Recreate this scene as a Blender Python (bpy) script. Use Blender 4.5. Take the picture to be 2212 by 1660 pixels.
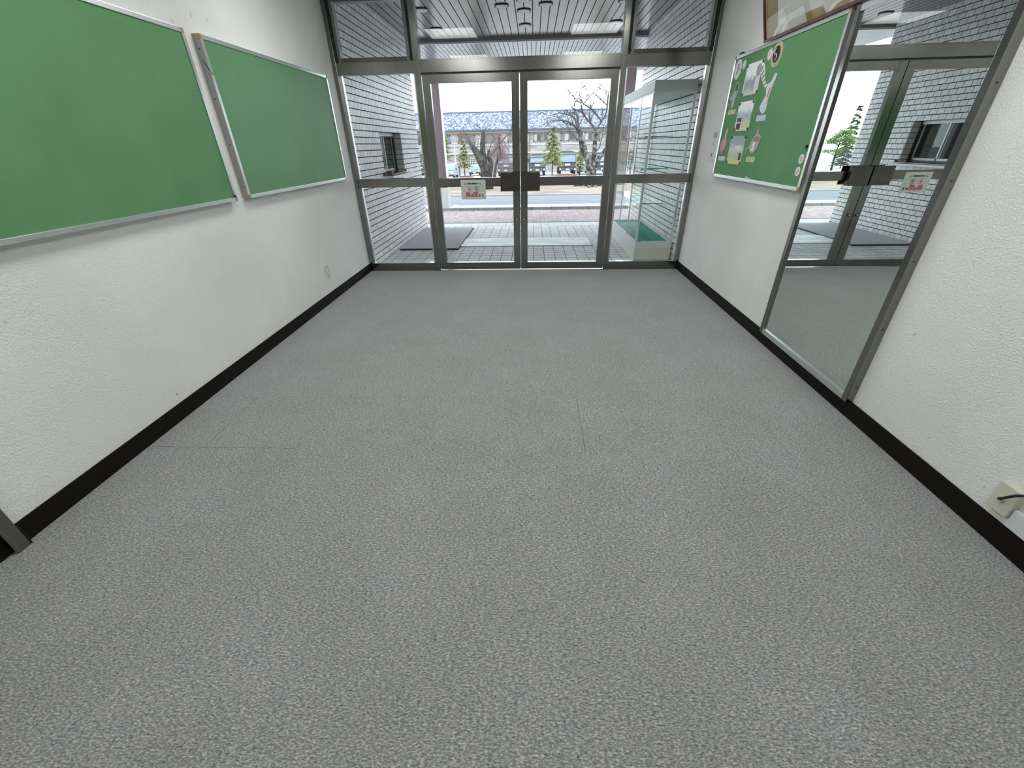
import bpy, bmesh, math, random
from mathutils import Vector, Matrix, Euler
random.seed(7)
for o in list(bpy.data.objects): bpy.data.objects.remove(o)
scn = bpy.context.scene
COL = scn.collection
# ------------------------------------------------------------------ camera
IW, IH, FPX = 2212.0, 1660.0, 894.1465
CF = Vector((-0.04805394, 0.86388813, -0.50138619))
CR = Vector((0.99882576, 0.04465474, -0.01878953))
CU = Vector((-0.00615722, 0.50170036, 0.86501956))
CP = Vector((0.0, 0.0, 1.424))
cam = bpy.data.cameras.new('camera'); camo = bpy.data.objects.new('camera', cam); COL.objects.link(camo)
cam.sensor_fit = 'HORIZONTAL'; cam.sensor_width = 36.0; cam.lens = FPX / IW * 36.0
cam.clip_start = 0.02; cam.clip_end = 600
camo.matrix_world = Matrix(((CR.x, CU.x, -CF.x, CP.x), (CR.y, CU.y, -CF.y, CP.y), (CR.z, CU.z, -CF.z, CP.z), (0, 0, 0, 1)))
scn.camera = camo
# ------------------------------------------------------------------ view + sky
scn.view_settings.view_transform = 'Standard'; scn.view_settings.look = 'None'
scn.view_settings.exposure = 0.36; scn.view_settings.gamma = 1.0
scn.view_settings.use_curve_mapping = False
world = bpy.data.worlds.new('overcast_sky'); scn.world = world; world.use_nodes = True
bg = world.node_tree.nodes['Background']
bg.inputs['Color'].default_value = (0.86, 0.93, 1.0, 1); bg.inputs['Strength'].default_value = 4.0
PANEL_STRENGTH = 11.6
try: scn.cycles.transparent_max_bounces = 32
except Exception: pass

def ray(px, py): return CF + CR * ((px - IW / 2) / FPX) - CU * ((py - IH / 2) / FPX)
def at(px, py, Y): d = ray(px, py); return CP + d * (Y / d.y)
def atx(px, py, X): d = ray(px, py); return CP + d * (X / d.x)
def proj(P):
    v = Vector(P) - CP; d = v.dot(CF)
    if d <= 0.05: return (-1e5, -1e5)
    return (IW / 2 + FPX * v.dot(CR) / d, IH / 2 - FPX * v.dot(CU) / d)

# ------------------------------------------------------------------ materials
MATS = {}
def nt(name):
    m = bpy.data.materials.new(name); m.use_nodes = True; MATS[name] = m
    n = m.node_tree.nodes; l = m.node_tree.links
    return m, n, l, n['Principled BSDF']
def plain(name, col, rough=0.5, metal=0.0, spec=0.5, var=0.0, vscale=8.0, bump=0.0, bscale=60.0, island=0.0, stretch=(1, 1, 1)):
    m, n, l, b = nt(name)
    b.inputs['Base Color'].default_value = (*col, 1); b.inputs['Roughness'].default_value = rough
    b.inputs['Metallic'].default_value = metal; b.inputs['Specular IOR Level'].default_value = spec
    geo = n.new('ShaderNodeNewGeometry'); src = None
    mp = n.new('ShaderNodeMapping'); mp.inputs['Scale'].default_value = stretch; l.new(geo.outputs['Position'], mp.inputs['Vector'])
    if var > 0:
        t = n.new('ShaderNodeTexNoise'); t.inputs['Scale'].default_value = vscale; t.inputs['Detail'].default_value = 4
        l.new(mp.outputs[0], t.inputs['Vector'])
        r = n.new('ShaderNodeMapRange'); r.inputs['To Min'].default_value = 1 - var; r.inputs['To Max'].default_value = 1 + var
        r.inputs['From Min'].default_value = .25; r.inputs['From Max'].default_value = .75
        l.new(t.outputs['Fac'], r.inputs['Value']); src = r.outputs[0]
    if island > 0:
        oi = n.new('ShaderNodeObjectInfo'); a = n.new('ShaderNodeMath'); a.operation = 'ADD'
        l.new(oi.outputs['Random'], a.inputs[0]); l.new(geo.outputs['Random Per Island'], a.inputs[1])
        f = n.new('ShaderNodeMath'); f.operation = 'FRACT'; l.new(a.outputs[0], f.inputs[0])
        r = n.new('ShaderNodeMapRange'); r.inputs['To Min'].default_value = 1 - island; r.inputs['To Max'].default_value = 1 + island
        l.new(f.outputs[0], r.inputs['Value'])
        if src is None: src = r.outputs[0]
        else:
            q = n.new('ShaderNodeMath'); q.operation = 'MULTIPLY'; l.new(src, q.inputs[0]); l.new(r.outputs[0], q.inputs[1]); src = q.outputs[0]
    if src is not None:
        v = n.new('ShaderNodeVectorMath'); v.operation = 'SCALE'; v.inputs[0].default_value = col
        l.new(src, v.inputs['Scale']); l.new(v.outputs[0], b.inputs['Base Color'])
    if bump > 0:
        t = n.new('ShaderNodeTexNoise'); t.inputs['Scale'].default_value = bscale; t.inputs['Detail'].default_value = 3
        l.new(mp.outputs[0], t.inputs['Vector'])
        bp = n.new('ShaderNodeBump'); bp.inputs['Strength'].default_value = bump; bp.inputs['Distance'].default_value = 0.004
        l.new(t.outputs['Fac'], bp.inputs['Height']); l.new(bp.outputs[0], b.inputs['Normal'])
    return m
def glassmat(name, tint=(0.95, 0.985, 0.97), refl=1.0, top=.9):
    m = bpy.data.materials.new(name); m.use_nodes = True; MATS[name] = m
    n = m.node_tree.nodes; l = m.node_tree.links; n.clear()
    out = n.new('ShaderNodeOutputMaterial'); mx = n.new('ShaderNodeMixShader'); tr = n.new('ShaderNodeBsdfTransparent'); gl = n.new('ShaderNodeBsdfGlossy')
    tr.inputs[0].default_value = (*tint, 1); gl.inputs['Roughness'].default_value = 0.0; gl.inputs[0].default_value = (1, 1, 1, 1)
    lw = n.new('ShaderNodeLayerWeight'); lw.inputs['Blend'].default_value = 0.5
    p = n.new('ShaderNodeMath'); p.operation = 'POWER'; p.inputs[1].default_value = 4.0; l.new(lw.outputs['Facing'], p.inputs[0])
    r = n.new('ShaderNodeMapRange'); r.inputs['To Min'].default_value = 0.035 * refl; r.inputs['To Max'].default_value = top
    l.new(p.outputs[0], r.inputs['Value']); l.new(r.outputs[0], mx.inputs[0]); l.new(tr.outputs[0], mx.inputs[1]); l.new(gl.outputs[0], mx.inputs[2])
    l.new(mx.outputs[0], out.inputs[0]); return m
def emis(name, col, s):
    m = bpy.data.materials.new(name); m.use_nodes = True; MATS[name] = m
    n = m.node_tree.nodes; l = m.node_tree.links; n.clear()
    out = n.new('ShaderNodeOutputMaterial'); e = n.new('ShaderNodeEmission'); e.inputs[0].default_value = (*col, 1); e.inputs[1].default_value = s
    l.new(e.outputs[0], out.inputs[0]); return m

def make_plaster():
    m, n, l, b = nt('plaster'); b.inputs['Roughness'].default_value = 0.85; b.inputs['Specular IOR Level'].default_value = 0.2
    geo = n.new('ShaderNodeNewGeometry')
    t = n.new('ShaderNodeTexNoise'); t.inputs['Scale'].default_value = 135; t.inputs['Detail'].default_value = 2; t.inputs['Roughness'].default_value = .5
    l.new(geo.outputs['Position'], t.inputs['Vector'])
    big = n.new('ShaderNodeTexNoise'); big.inputs['Scale'].default_value = 1.3; big.inputs['Detail'].default_value = 4; l.new(geo.outputs['Position'], big.inputs['Vector'])
    sp = n.new('ShaderNodeTexNoise'); sp.inputs['Scale'].default_value = 28; sp.inputs['Detail'].default_value = 2; l.new(geo.outputs['Position'], sp.inputs['Vector'])
    r = n.new('ShaderNodeValToRGB'); r.color_ramp.elements[0].color = (.70, .70, .68, 1); r.color_ramp.elements[1].color = (.80, .80, .785, 1)
    r.color_ramp.elements[0].position = .3; r.color_ramp.elements[1].position = .7; l.new(big.outputs['Fac'], r.inputs[0])
    s = n.new('ShaderNodeMapRange'); s.inputs['From Min'].default_value = .73; s.inputs['From Max'].default_value = .80; s.inputs['To Min'].default_value = 1; s.inputs['To Max'].default_value = .72
    l.new(sp.outputs['Fac'], s.inputs['Value'])
    v = n.new('ShaderNodeVectorMath'); v.operation = 'SCALE'; l.new(r.outputs[0], v.inputs[0]); l.new(s.outputs[0], v.inputs['Scale'])
    l.new(v.outputs[0], b.inputs['Base Color'])
    bp = n.new('ShaderNodeBump'); bp.inputs['Strength'].default_value = .8; bp.inputs['Distance'].default_value = .005
    l.new(t.outputs['Fac'], bp.inputs['Height']); l.new(bp.outputs[0], b.inputs['Normal']); return m
def make_carpet():
    m, n, l, b = nt('carpet'); b.inputs['Roughness'].default_value = 1.0; b.inputs['Specular IOR Level'].default_value = 0.05; b.inputs['Sheen Weight'].default_value = .6; b.inputs['Sheen Roughness'].default_value = .4
    geo = n.new('ShaderNodeNewGeometry')
    mp = n.new('ShaderNodeMapping'); mp.inputs['Scale'].default_value = (.55, 1.25, 1); mp.inputs['Location'].default_value = (.3137, .2719, .3171); l.new(geo.outputs['Position'], mp.inputs['Vector'])
    f = n.new('ShaderNodeTexNoise'); f.inputs['Scale'].default_value = 170; f.inputs['Detail'].default_value = 4; f.inputs['Roughness'].default_value = .75; l.new(mp.outputs[0], f.inputs['Vector'])
    g = n.new('ShaderNodeTexNoise'); g.inputs['Scale'].default_value = 14; g.inputs['Detail'].default_value = 5; l.new(geo.outputs['Position'], g.inputs['Vector'])
    h = n.new('ShaderNodeTexNoise'); h.inputs['Scale'].default_value = 2.6; h.inputs['Detail'].default_value = 3; l.new(geo.outputs['Position'], h.inputs['Vector'])
    r = n.new('ShaderNodeValToRGB'); e = r.color_ramp.elements
    e[0].position = .28; e[0].color = (.075, .078, .077, 1); e[1].position = .74; e[1].color = (.52, .525, .52, 1)
    x = e.new(.5); x.color = (.235, .238, .236, 1); l.new(f.outputs['Fac'], r.inputs[0])
    r2 = n.new('ShaderNodeValToRGB'); e = r2.color_ramp.elements; e[0].position = .3; e[0].color = (.91, .945, .935, 1); e[1].position = .7; e[1].color = (1.04, 1.0, 1.0, 1); l.new(g.outputs['Fac'], r2.inputs[0])
    r3 = n.new('ShaderNodeValToRGB'); e = r3.color_ramp.elements; e[0].position = .3; e[0].color = (.93, .93, .92, 1); e[1].position = .7; e[1].color = (1.05, 1.05, 1.06, 1); l.new(h.outputs['Fac'], r3.inputs[0])
    k = n.new('ShaderNodeTexNoise'); k.inputs['Scale'].default_value = 85; k.inputs['Detail'].default_value = 3; k.inputs['Roughness'].default_value = .7; l.new(mp.outputs[0], k.inputs['Vector'])
    r4 = n.new('ShaderNodeMapRange'); r4.inputs['From Min'].default_value = .3; r4.inputs['From Max'].default_value = .7; r4.inputs['To Min'].default_value = .80; r4.inputs['To Max'].default_value = 1.28; l.new(k.outputs['Fac'], r4.inputs['Value'])
    a0 = n.new('ShaderNodeVectorMath'); a0.operation = 'SCALE'; l.new(r.outputs[0], a0.inputs[0]); l.new(r4.outputs[0], a0.inputs['Scale'])
    a = n.new('ShaderNodeVectorMath'); a.operation = 'MULTIPLY'; l.new(a0.outputs[0], a.inputs[0]); l.new(r2.outputs[0], a.inputs[1])
    c = n.new('ShaderNodeVectorMath'); c.operation = 'MULTIPLY'; l.new(a.outputs[0], c.inputs[0]); l.new(r3.outputs[0], c.inputs[1]); l.new(c.outputs[0], b.inputs['Base Color'])
    bp = n.new('ShaderNodeBump'); bp.inputs['Strength'].default_value = .5; bp.inputs['Distance'].default_value = .004
    l.new(f.outputs['Fac'], bp.inputs['Height']); l.new(bp.outputs[0], b.inputs['Normal']); return m
def two(name, c1, c2, scale, lo=.45, hi=.55, rough=.8, detail=6, stretch=(1, 1, 1), metal=0.0, coord='Position'):
    m, n, l, b = nt(name); b.inputs['Roughness'].default_value = rough; b.inputs['Metallic'].default_value = metal
    if coord == 'Position': s = n.new('ShaderNodeNewGeometry').outputs['Position']
    else: s = n.new('ShaderNodeTexCoord').outputs[coord]
    mp = n.new('ShaderNodeMapping'); mp.inputs['Scale'].default_value = stretch; l.new(s, mp.inputs['Vector'])
    t = n.new('ShaderNodeTexNoise'); t.inputs['Scale'].default_value = scale; t.inputs['Detail'].default_value = detail; l.new(mp.outputs[0], t.inputs['Vector'])
    r = n.new('ShaderNodeValToRGB'); e = r.color_ramp.elements; e[0].position = lo; e[0].color = (*c1, 1); e[1].position = hi; e[1].color = (*c2, 1)
    l.new(t.outputs['Fac'], r.inputs[0]); l.new(r.outputs[0], b.inputs['Base Color']); return m
def photo(name, stops, vs=9.0):
    # a flat print: bands of colour by height on the sheet, broken up by noise
    m, n, l, b = nt(name); b.inputs['Roughness'].default_value = .35
    tc = n.new('ShaderNodeTexCoord'); sx = n.new('ShaderNodeSeparateXYZ'); l.new(tc.outputs['Generated'], sx.inputs[0])
    t = n.new('ShaderNodeTexNoise'); t.inputs['Scale'].default_value = vs; t.inputs['Detail'].default_value = 6; l.new(tc.outputs['Generated'], t.inputs['Vector'])
    k = n.new('ShaderNodeMath'); k.operation = 'MULTIPLY_ADD'; k.inputs[1].default_value = .55; l.new(t.outputs['Fac'], k.inputs[0]); l.new(sx.outputs['Z'], k.inputs[2])
    o = n.new('ShaderNodeMath'); o.operation = 'SUBTRACT'; o.inputs[1].default_value = .275; l.new(k.outputs[0], o.inputs[0])
    r = n.new('ShaderNodeValToRGB'); e = r.color_ramp.elements
    e[0].position = stops[0][0]; e[0].color = (*stops[0][1], 1); e[1].position = stops[-1][0]; e[1].color = (*stops[-1][1], 1)
    for p, c in stops[1:-1]: x = e.new(p); x.color = (*c, 1)
    l.new(o.outputs[0], r.inputs[0])
    t2 = n.new('ShaderNodeTexNoise'); t2.inputs['Scale'].default_value = 30; t2.inputs['Detail'].default_value = 4; l.new(tc.outputs['Generated'], t2.inputs['Vector'])
    mr = n.new('ShaderNodeMapRange'); mr.inputs['To Min'].default_value = .55; mr.inputs['To Max'].default_value = 1.4; l.new(t2.outputs['Fac'], mr.inputs['Value'])
    v = n.new('ShaderNodeVectorMath'); v.operation = 'SCALE'; l.new(r.outputs[0], v.inputs[0]); l.new(mr.outputs[0], v.inputs['Scale'])
    l.new(v.outputs[0], b.inputs['Base Color']); return m

make_plaster(); make_carpet()
plain('ceiling_white', (.78, .78, .76), .9)
plain('skirting', (.008, .006, .005), .6, spec=.15, bump=.2, bscale=40)
plain('steel', (.255, .255, .24), .19, 1.0, var=.06, vscale=30, stretch=(1, 1, .05))
plain('steel_dark', (.15, .138, .13), .2, 1.0, var=.15, vscale=12)
plain('gasket', (.015, .015, .016), .5)
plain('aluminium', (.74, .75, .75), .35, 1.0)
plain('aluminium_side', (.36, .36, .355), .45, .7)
plain('cap_tan', (.36, .27, .17), .5)
plain('board_green', (.095, .245, .105), .75, var=.10, vscale=3.0, bump=.25, bscale=260)
plain('board_green_b', (.105, .25, .12), .55, var=.08, vscale=2.5, bump=.2, bscale=260)
glassmat('glass', (.97, .99, .98), .32); glassmat('glass_case', (.985, .995, .99), .3, .35)
m, n, l, b = nt('mirror_silver'); b.inputs['Base Color'].default_value = (.80, .85, .82, 1); b.inputs['Metallic'].default_value = 1; b.inputs['Roughness'].default_value = .0
plain('ivory', (.60, .58, .48), .45); plain('ivory_top', (.75, .74, .66), .4)
plain('black', (.006, .006, .008), .45); plain('screw', (.08, .08, .08), .4, .8)
plain('tile_white', (.80, .79, .785), .35, island=.10, var=.05, vscale=5)
plain('grout', (.035, .037, .042), .95, spec=.1)
plain('paver', (.70, .695, .70), .7, island=.07, var=.16, vscale=18)
plain('paver_joint', (.07, .075, .09), .9)
plain('paver_pale', (.42, .44, .46), .7, island=.04, var=.10, vscale=14)
plain('brick_pink', (.29, .235, .235), .85, island=.16, var=.1, vscale=20)
plain('brick_joint', (.15, .13, .135), .9)
plain('kerb', (.20, .20, .195), .9, island=.1, var=.2, vscale=15)
plain('kerb_top', (.46, .46, .45), .9, var=.08, vscale=10)
two('plate', (.62, .68, .70), (.86, .88, .88), 3.2, .42, .56, .55, stretch=(.5, 2.2, 1))
plain('mat', (.50, .49, .53), 1.0, var=.25, vscale=140, bump=.6, bscale=180); plain('mat_edge', (.012, .013, .02), .7)
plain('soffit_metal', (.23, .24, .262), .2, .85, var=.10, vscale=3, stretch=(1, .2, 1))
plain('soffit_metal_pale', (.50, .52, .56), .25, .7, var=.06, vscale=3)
plain('soffit_gap', (.012, .013, .016), .9)
plain('beam_bronze', (.30, .285, .275), .4, .2); plain('beam_trim', (.66, .64, .63), .4, .2)
plain('lamp_rim', (.02, .021, .03), .4); plain('lamp_white', (.85, .85, .85), .5)
plain('column_maroon', (.075, .047, .053), .45, .2, var=.12, vscale=5)
plain('pedestal', (.40, .38, .365), .9, var=.1, vscale=30)
two('asphalt', (.088, .10, .128), (.11, .122, .15), 2.0, .35, .65, .9, stretch=(.15, 1.6, 1))
plain('road_paint', (.19, .20, .215), .9)
two('soil', (.105, .075, .052), (.20, .16, .125), 1.4, .35, .62, 1.0, stretch=(.5, 1, 1))
two('lot', (.20, .20, .205), (.25, .25, .25), .25, .3, .7, .95)
plain('stone_white', (.45, .44, .42), .9)
two('bark', (.018, .015, .015), (.062, .053, .048), 8, .4, .62, 1.0, stretch=(1, 1, .4))
two('bark_grey', (.02, .018, .018), (.15, .14, .13), 6.0, .46, .6, 1.0)
plain('twig', (.065, .06, .06), 1.0); plain('twig_pink', (.17, .115, .118), 1.0); plain('twig_dark', (.03, .032, .034), 1.0)
plain('needle', (.23, .25, .11), .9, island=.35); plain('needle_dark', (.10, .13, .08), .9, island=.35); plain('leaf_green', (.135, .185, .05), .9, island=.3)
two('roof_slate', (.048, .06, .10), (.215, .235, .30), 3.2, .43, .60, .8, detail=3, stretch=(1, .6, .6))
plain('roof_edge', (.07, .075, .10), .8)
two('facade', (.215, .195, .185), (.32, .305, .30), .9, .35, .65, .95, stretch=(.5, .5, 2.5))
plain('facade_pale', (.36, .35, .35), .95, var=.08, vscale=.6); plain('eaves', (.25, .21, .18), .9)
plain('pane_dark', (.04, .042, .045), .12); plain('pane_cyan', (.025, .17, .22), .2); plain('win_frame', (.17, .125, .105), .6); plain('win_white', (.32, .32, .32), .6)
plain('curtain', (.15, .145, .14), .9)
plain('truck_green', (.05, .066, .064), .5); plain('truck_canvas', (.075, .095, .094), .9); plain('truck_glass', (.16, .215, .26), .1, .0)
plain('truck_dark', (.018, .02, .022), .6); plain('number_plate', (.55, .55, .54), .5); plain('headlight', (.55, .56, .56), .15)
plain('car_white', (.36, .375, .375), .3); plain('car_pale', (.24, .275, .285), .35)
plain('hedge_red', (.135, .075, .066), 1.0, var=.3, vscale=3)
plain('case_cream', (.60, .61, .54), .5); plain('case_grey', (.62, .645, .64), .45, .0); plain('case_white', (.66, .69, .71), .4)
plain('cloth_green', (.014, .30, .20), .8)
glassmat('shelf_glass', (.90, .97, .94), .4, .4); plain('shelf_edge', (.04, .13, .115), .15)
plain('frame_red', (.10, .022, .020), .25, var=.2, vscale=20)
plain('paper', (.66, .67, .65), .7); plain('paper_sign', (.60, .61, .585), .35); plain('ink', (.012, .012, .014), .6); plain('ink_red', (.55, .045, .07), .6); plain('ink_rose', (.60, .16, .19), .6); plain('ink_ochre', (.28, .17, .05), .6)
plain('ink_grey', (.28, .28, .29), .6)
plain('paper_yellow', (.60, .60, .33), .7); plain('paper_blue', (.50, .60, .72), .7); plain('paper_pink', (.58, .27, .31), .7); plain('paper_tan', (.40, .37, .31), .7); plain('paper_mint', (.46, .56, .50), .7)
plain('ring_tan', (.50, .42, .28), .5); plain('paper_lilac', (.60, .61, .66), .6)
photo('print_a', [(.05, (.30, .33, .22)), (.35, (.055, .065, .05)), (.52, (.16, .18, .17)), (.60, (.60, .66, .72)), (1.0, (.62, .66, .70))])
photo('print_b', [(.05, (.42, .40, .10)), (.38, (.25, .27, .14)), (.50, (.09, .12, .14)), (.62, (.20, .30, .36)), (.72, (.55, .56, .57)), (1.0, (.60, .60, .61))])
photo('print_c', [(.05, (.50, .47, .12)), (.30, (.30, .32, .17)), (.55, (.40, .42, .32)), (.66, (.14, .18, .20)), (1.0, (.09, .13, .16))])
plain('map_brown', (.24, .17, .075), .5, var=.15, vscale=10); plain('map_grey', (.40, .40, .375), .5, var=.12, vscale=6); plain('map_road', (.62, .57, .44), .5); plain('map_ochre', (.19, .12, .025), .5, var=.15, vscale=14); plain('map_pale', (.52, .56, .54), .5)
plain('wire', (.10, .10, .11), .6); plain('pole_white', (.36, .365, .37), .6)
plain('rust_brown', (.16, .105, .09), .8, var=.2, vscale=30)
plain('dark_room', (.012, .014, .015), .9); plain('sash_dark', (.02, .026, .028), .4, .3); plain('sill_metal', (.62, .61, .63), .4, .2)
emis('lamp_panel', (.985, 1.0, .98), PANEL_STRENGTH)

# ------------------------------------------------------------------ mesh builder
def wloc(o):
    v = Vector((0, 0, 0))
    while o is not None: v += o.location; o = o.parent
    return v
class MB:
    def __init__(s): s.v = []; s.f = []
    def add(s, vs, fs):
        k = len(s.v); s.v += [tuple(p) for p in vs]; s.f += [tuple(i + k for i in f) for f in fs]; return s
    def box(s, x0, x1, y0, y1, z0, z1):
        return s.add([(x0, y0, z0), (x1, y0, z0), (x1, y1, z0), (x0, y1, z0), (x0, y0, z1), (x1, y0, z1), (x1, y1, z1), (x0, y1, z1)],
                     [(0, 3, 2, 1), (4, 5, 6, 7), (0, 1, 5, 4), (1, 2, 6, 5), (2, 3, 7, 6), (3, 0, 4, 7)])
    def hexa(s, p): return s.add(p, [(0, 3, 2, 1), (4, 5, 6, 7), (0, 1, 5, 4), (1, 2, 6, 5), (2, 3, 7, 6), (3, 0, 4, 7)])
    def prism(s, poly, off):
        n = len(poly); off = Vector(off); a = [Vector(p) for p in poly]; c = [p + off for p in a]
        return s.add(a + c, [tuple(range(n - 1, -1, -1)), tuple(range(n, 2 * n))] + [(i, (i + 1) % n, n + (i + 1) % n, n + i) for i in range(n)])
    def tube(s, path, radii, n=6, cap=True):
        path = [Vector(p) for p in path]; rings = []
        for i, p in enumerate(path):
            d = (path[min(i + 1, len(path) - 1)] - path[max(i - 1, 0)])
            d = d.normalized() if d.length > 1e-9 else Vector((0, 0, 1))
            a = d.cross(Vector((0, 0, 1)) if abs(d.z) < .9 else Vector((1, 0, 0))).normalized(); b = d.cross(a)
            r = radii[i] if isinstance(radii, (list, tuple)) else radii
            rings.append([p + (a * math.cos(t) + b * math.sin(t)) * r for t in [2 * math.pi * k / n for k in range(n)]])
        vs = [q for r in rings for q in r]; fs = []
        for i in range(len(path) - 1):
            for k in range(n): fs.append((i * n + k, i * n + (k + 1) % n, (i + 1) * n + (k + 1) % n, (i + 1) * n + k))
        if cap: fs += [tuple(range(n - 1, -1, -1)), tuple((len(path) - 1) * n + k for k in range(n))]
        return s.add(vs, fs)
    def disc(s, c, axis, r, h, n=24, r2=None):
        c = Vector(c); axis = Vector(axis).normalized(); r2 = r if r2 is None else r2
        a = axis.cross(Vector((0, 0, 1)) if abs(axis.z) < .9 else Vector((1, 0, 0))).normalized(); b = axis.cross(a)
        vs = [c + (a * math.cos(t) + b * math.sin(t)) * r for t in [2 * math.pi * k / n for k in range(n)]] + [c + axis * h + (a * math.cos(t) + b * math.sin(t)) * r2 for t in [2 * math.pi * k / n for k in range(n)]]
        return s.add(vs, [tuple(range(n - 1, -1, -1)), tuple(range(n, 2 * n))] + [(i, (i + 1) % n, n + (i + 1) % n, n + i) for i in range(n)])
    def ring(s, c, axis, r0, r1, h, n=32):
        c = Vector(c); axis = Vector(axis).normalized()
        a = axis.cross(Vector((0, 0, 1)) if abs(axis.z) < .9 else Vector((1, 0, 0))).normalized(); b = axis.cross(a); vs = []
        for (r, z) in ((r0, 0), (r1, 0), (r1, h), (r0, h)):
            vs += [c + axis * z + (a * math.cos(t) + b * math.sin(t)) * r for t in [2 * math.pi * k / n for k in range(n)]]
        fs = []
        for j in range(4):
            for k in range(n): fs.append((j * n + k, j * n + (k + 1) % n, ((j + 1) % 4) * n + (k + 1) % n, ((j + 1) % 4) * n + k))
        return s.add(vs, fs)
    def build(s, name, mat, parent=None, smooth=False, bevel=0.0, kind=None, mats=None):
        me = bpy.data.meshes.new(name); o0 = wloc(parent) if parent else Vector((0, 0, 0))
        me.from_pydata([tuple(Vector(p) - o0) for p in s.v], [], s.f)
        bm = bmesh.new(); bm.from_mesh(me); bmesh.ops.recalc_face_normals(bm, faces=bm.faces)
        if bevel > 0: bmesh.ops.bevel(bm, geom=bm.edges[:], offset=bevel, segments=2, affect='EDGES', profile=.6)
        bm.to_mesh(me); bm.free()
        me.materials.append(MATS[mat])
        if smooth:
            for p in me.polygons: p.use_smooth = True
        o = bpy.data.objects.new(name, me); COL.objects.link(o)
        if parent: o.parent = parent
        if kind: o['kind'] = kind
        return o
def B(x0, x1, y0, y1, z0, z1): return MB().box(x0, x1, y0, y1, z0, z1)
def root(name, label, cat, loc, group=None):
    o = bpy.data.objects.new(name, None); COL.objects.link(o); o.location = loc; o.empty_display_size = .1
    o['label'] = label; o['category'] = cat
    if group: o['group'] = group
    return o
def tag(o, label, cat, group=None):
    # put the origin at the base of a one-mesh thing
    o['label'] = label; o['category'] = cat
    if group: o['group'] = group
    if o.type == 'MESH' and o.parent is None and o.data.users == 1:
        vs = [v.co for v in o.data.vertices]
        c = Vector(((min(v.x for v in vs) + max(v.x for v in vs)) / 2, (min(v.y for v in vs) + max(v.y for v in vs)) / 2, min(v.z for v in vs)))
        o.data.transform(Matrix.Translation(-c)); o.location = o.location + c
    return o
def sroot(name):
    o = bpy.data.objects.new(name, None); COL.objects.link(o); o['kind'] = 'structure'; o.empty_display_size = .1; return o
_cache = {}
def pieces(parent, name, mat, boxes, limit=300):
    """boxes: (x0,x1,y0,y1,z0,z1). The ones that show largest become objects sharing mesh data, the rest one stuff mesh."""
    sc = []
    for b in boxes:
        cs = [proj((x, y, z)) for x in b[0:2] for y in b[2:4] for z in b[4:6]]
        xs = [c[0] for c in cs]; ys = [c[1] for c in cs]
        cx, cy = sum(xs) / 8, sum(ys) / 8
        a = (max(xs) - min(xs)) * (max(ys) - min(ys))
        if not (-20 < cx < IW + 20 and -20 < cy < IH + 20): a = 0
        sc.append(a)
    order = sorted(range(len(boxes)), key=lambda i: -sc[i]); pl = wloc(parent)
    one = [i for i in order if sc[i] > 0][:limit]; rest = [i for i in order if i not in set(one)]
    for i in one:
        x0, x1, y0, y1, z0, z1 = boxes[i]; key = (name, mat, round(x1 - x0, 4), round(y1 - y0, 4), round(z1 - z0, 4))
        if key not in _cache:
            me = bpy.data.meshes.new(name); t = B(0, x1 - x0, 0, y1 - y0, 0, z1 - z0); me.from_pydata(t.v, [], t.f); me.materials.append(MATS[mat]); _cache[key] = me
        o = bpy.data.objects.new(name, _cache[key]); COL.objects.link(o); o.parent = parent; o.location = Vector((x0, y0, z0)) - pl
    if rest:
        t = MB()
        for i in rest: t.box(*boxes[i])
        t.build(name + '_rest', mat, parent, kind='stuff')
def text(s, size, mat, name, parent, origin, xdir, ydir, depth=.0006, align='CENTER', bold=0.0):
    cu = bpy.data.curves.new('t', 'FONT'); cu.body = s; cu.size = size; cu.align_x = align; cu.align_y = 'CENTER'; cu.resolution_u = 3
    ob = bpy.data.objects.new('t', cu); COL.objects.link(ob); bpy.context.view_layer.update()
    me = bpy.data.meshes.new_from_object(ob.evaluated_get(bpy.context.evaluated_depsgraph_get()))
    bpy.data.objects.remove(ob); bpy.data.curves.remove(cu)
    x = Vector(xdir); y = Vector(ydir); z = x.cross(y); M = Matrix((x, y, z)).transposed().to_4x4()
    if bold > 0:
        bm = bmesh.new()
        for i, (u, v) in enumerate(((0, 0), (1, 0), (-1, 0), (0, 1), (0, -1), (.7, .7), (-.7, -.7), (.7, -.7), (-.7, .7))):
            m2 = me.copy(); m2.transform(Matrix.Translation((u * bold, v * bold, i * .00002))); bm.from_mesh(m2); bpy.data.meshes.remove(m2)
        bm.to_mesh(me); bm.free()
    me.transform(M); me.name = name; me.materials.clear(); me.materials.append(MATS[mat])
    o = bpy.data.objects.new(name, me); COL.objects.link(o)
    pl = wloc(parent) if parent else Vector((0, 0, 0))
    if parent: o.parent = parent
    o.location = Vector(origin) + z * depth - pl; return o

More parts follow.
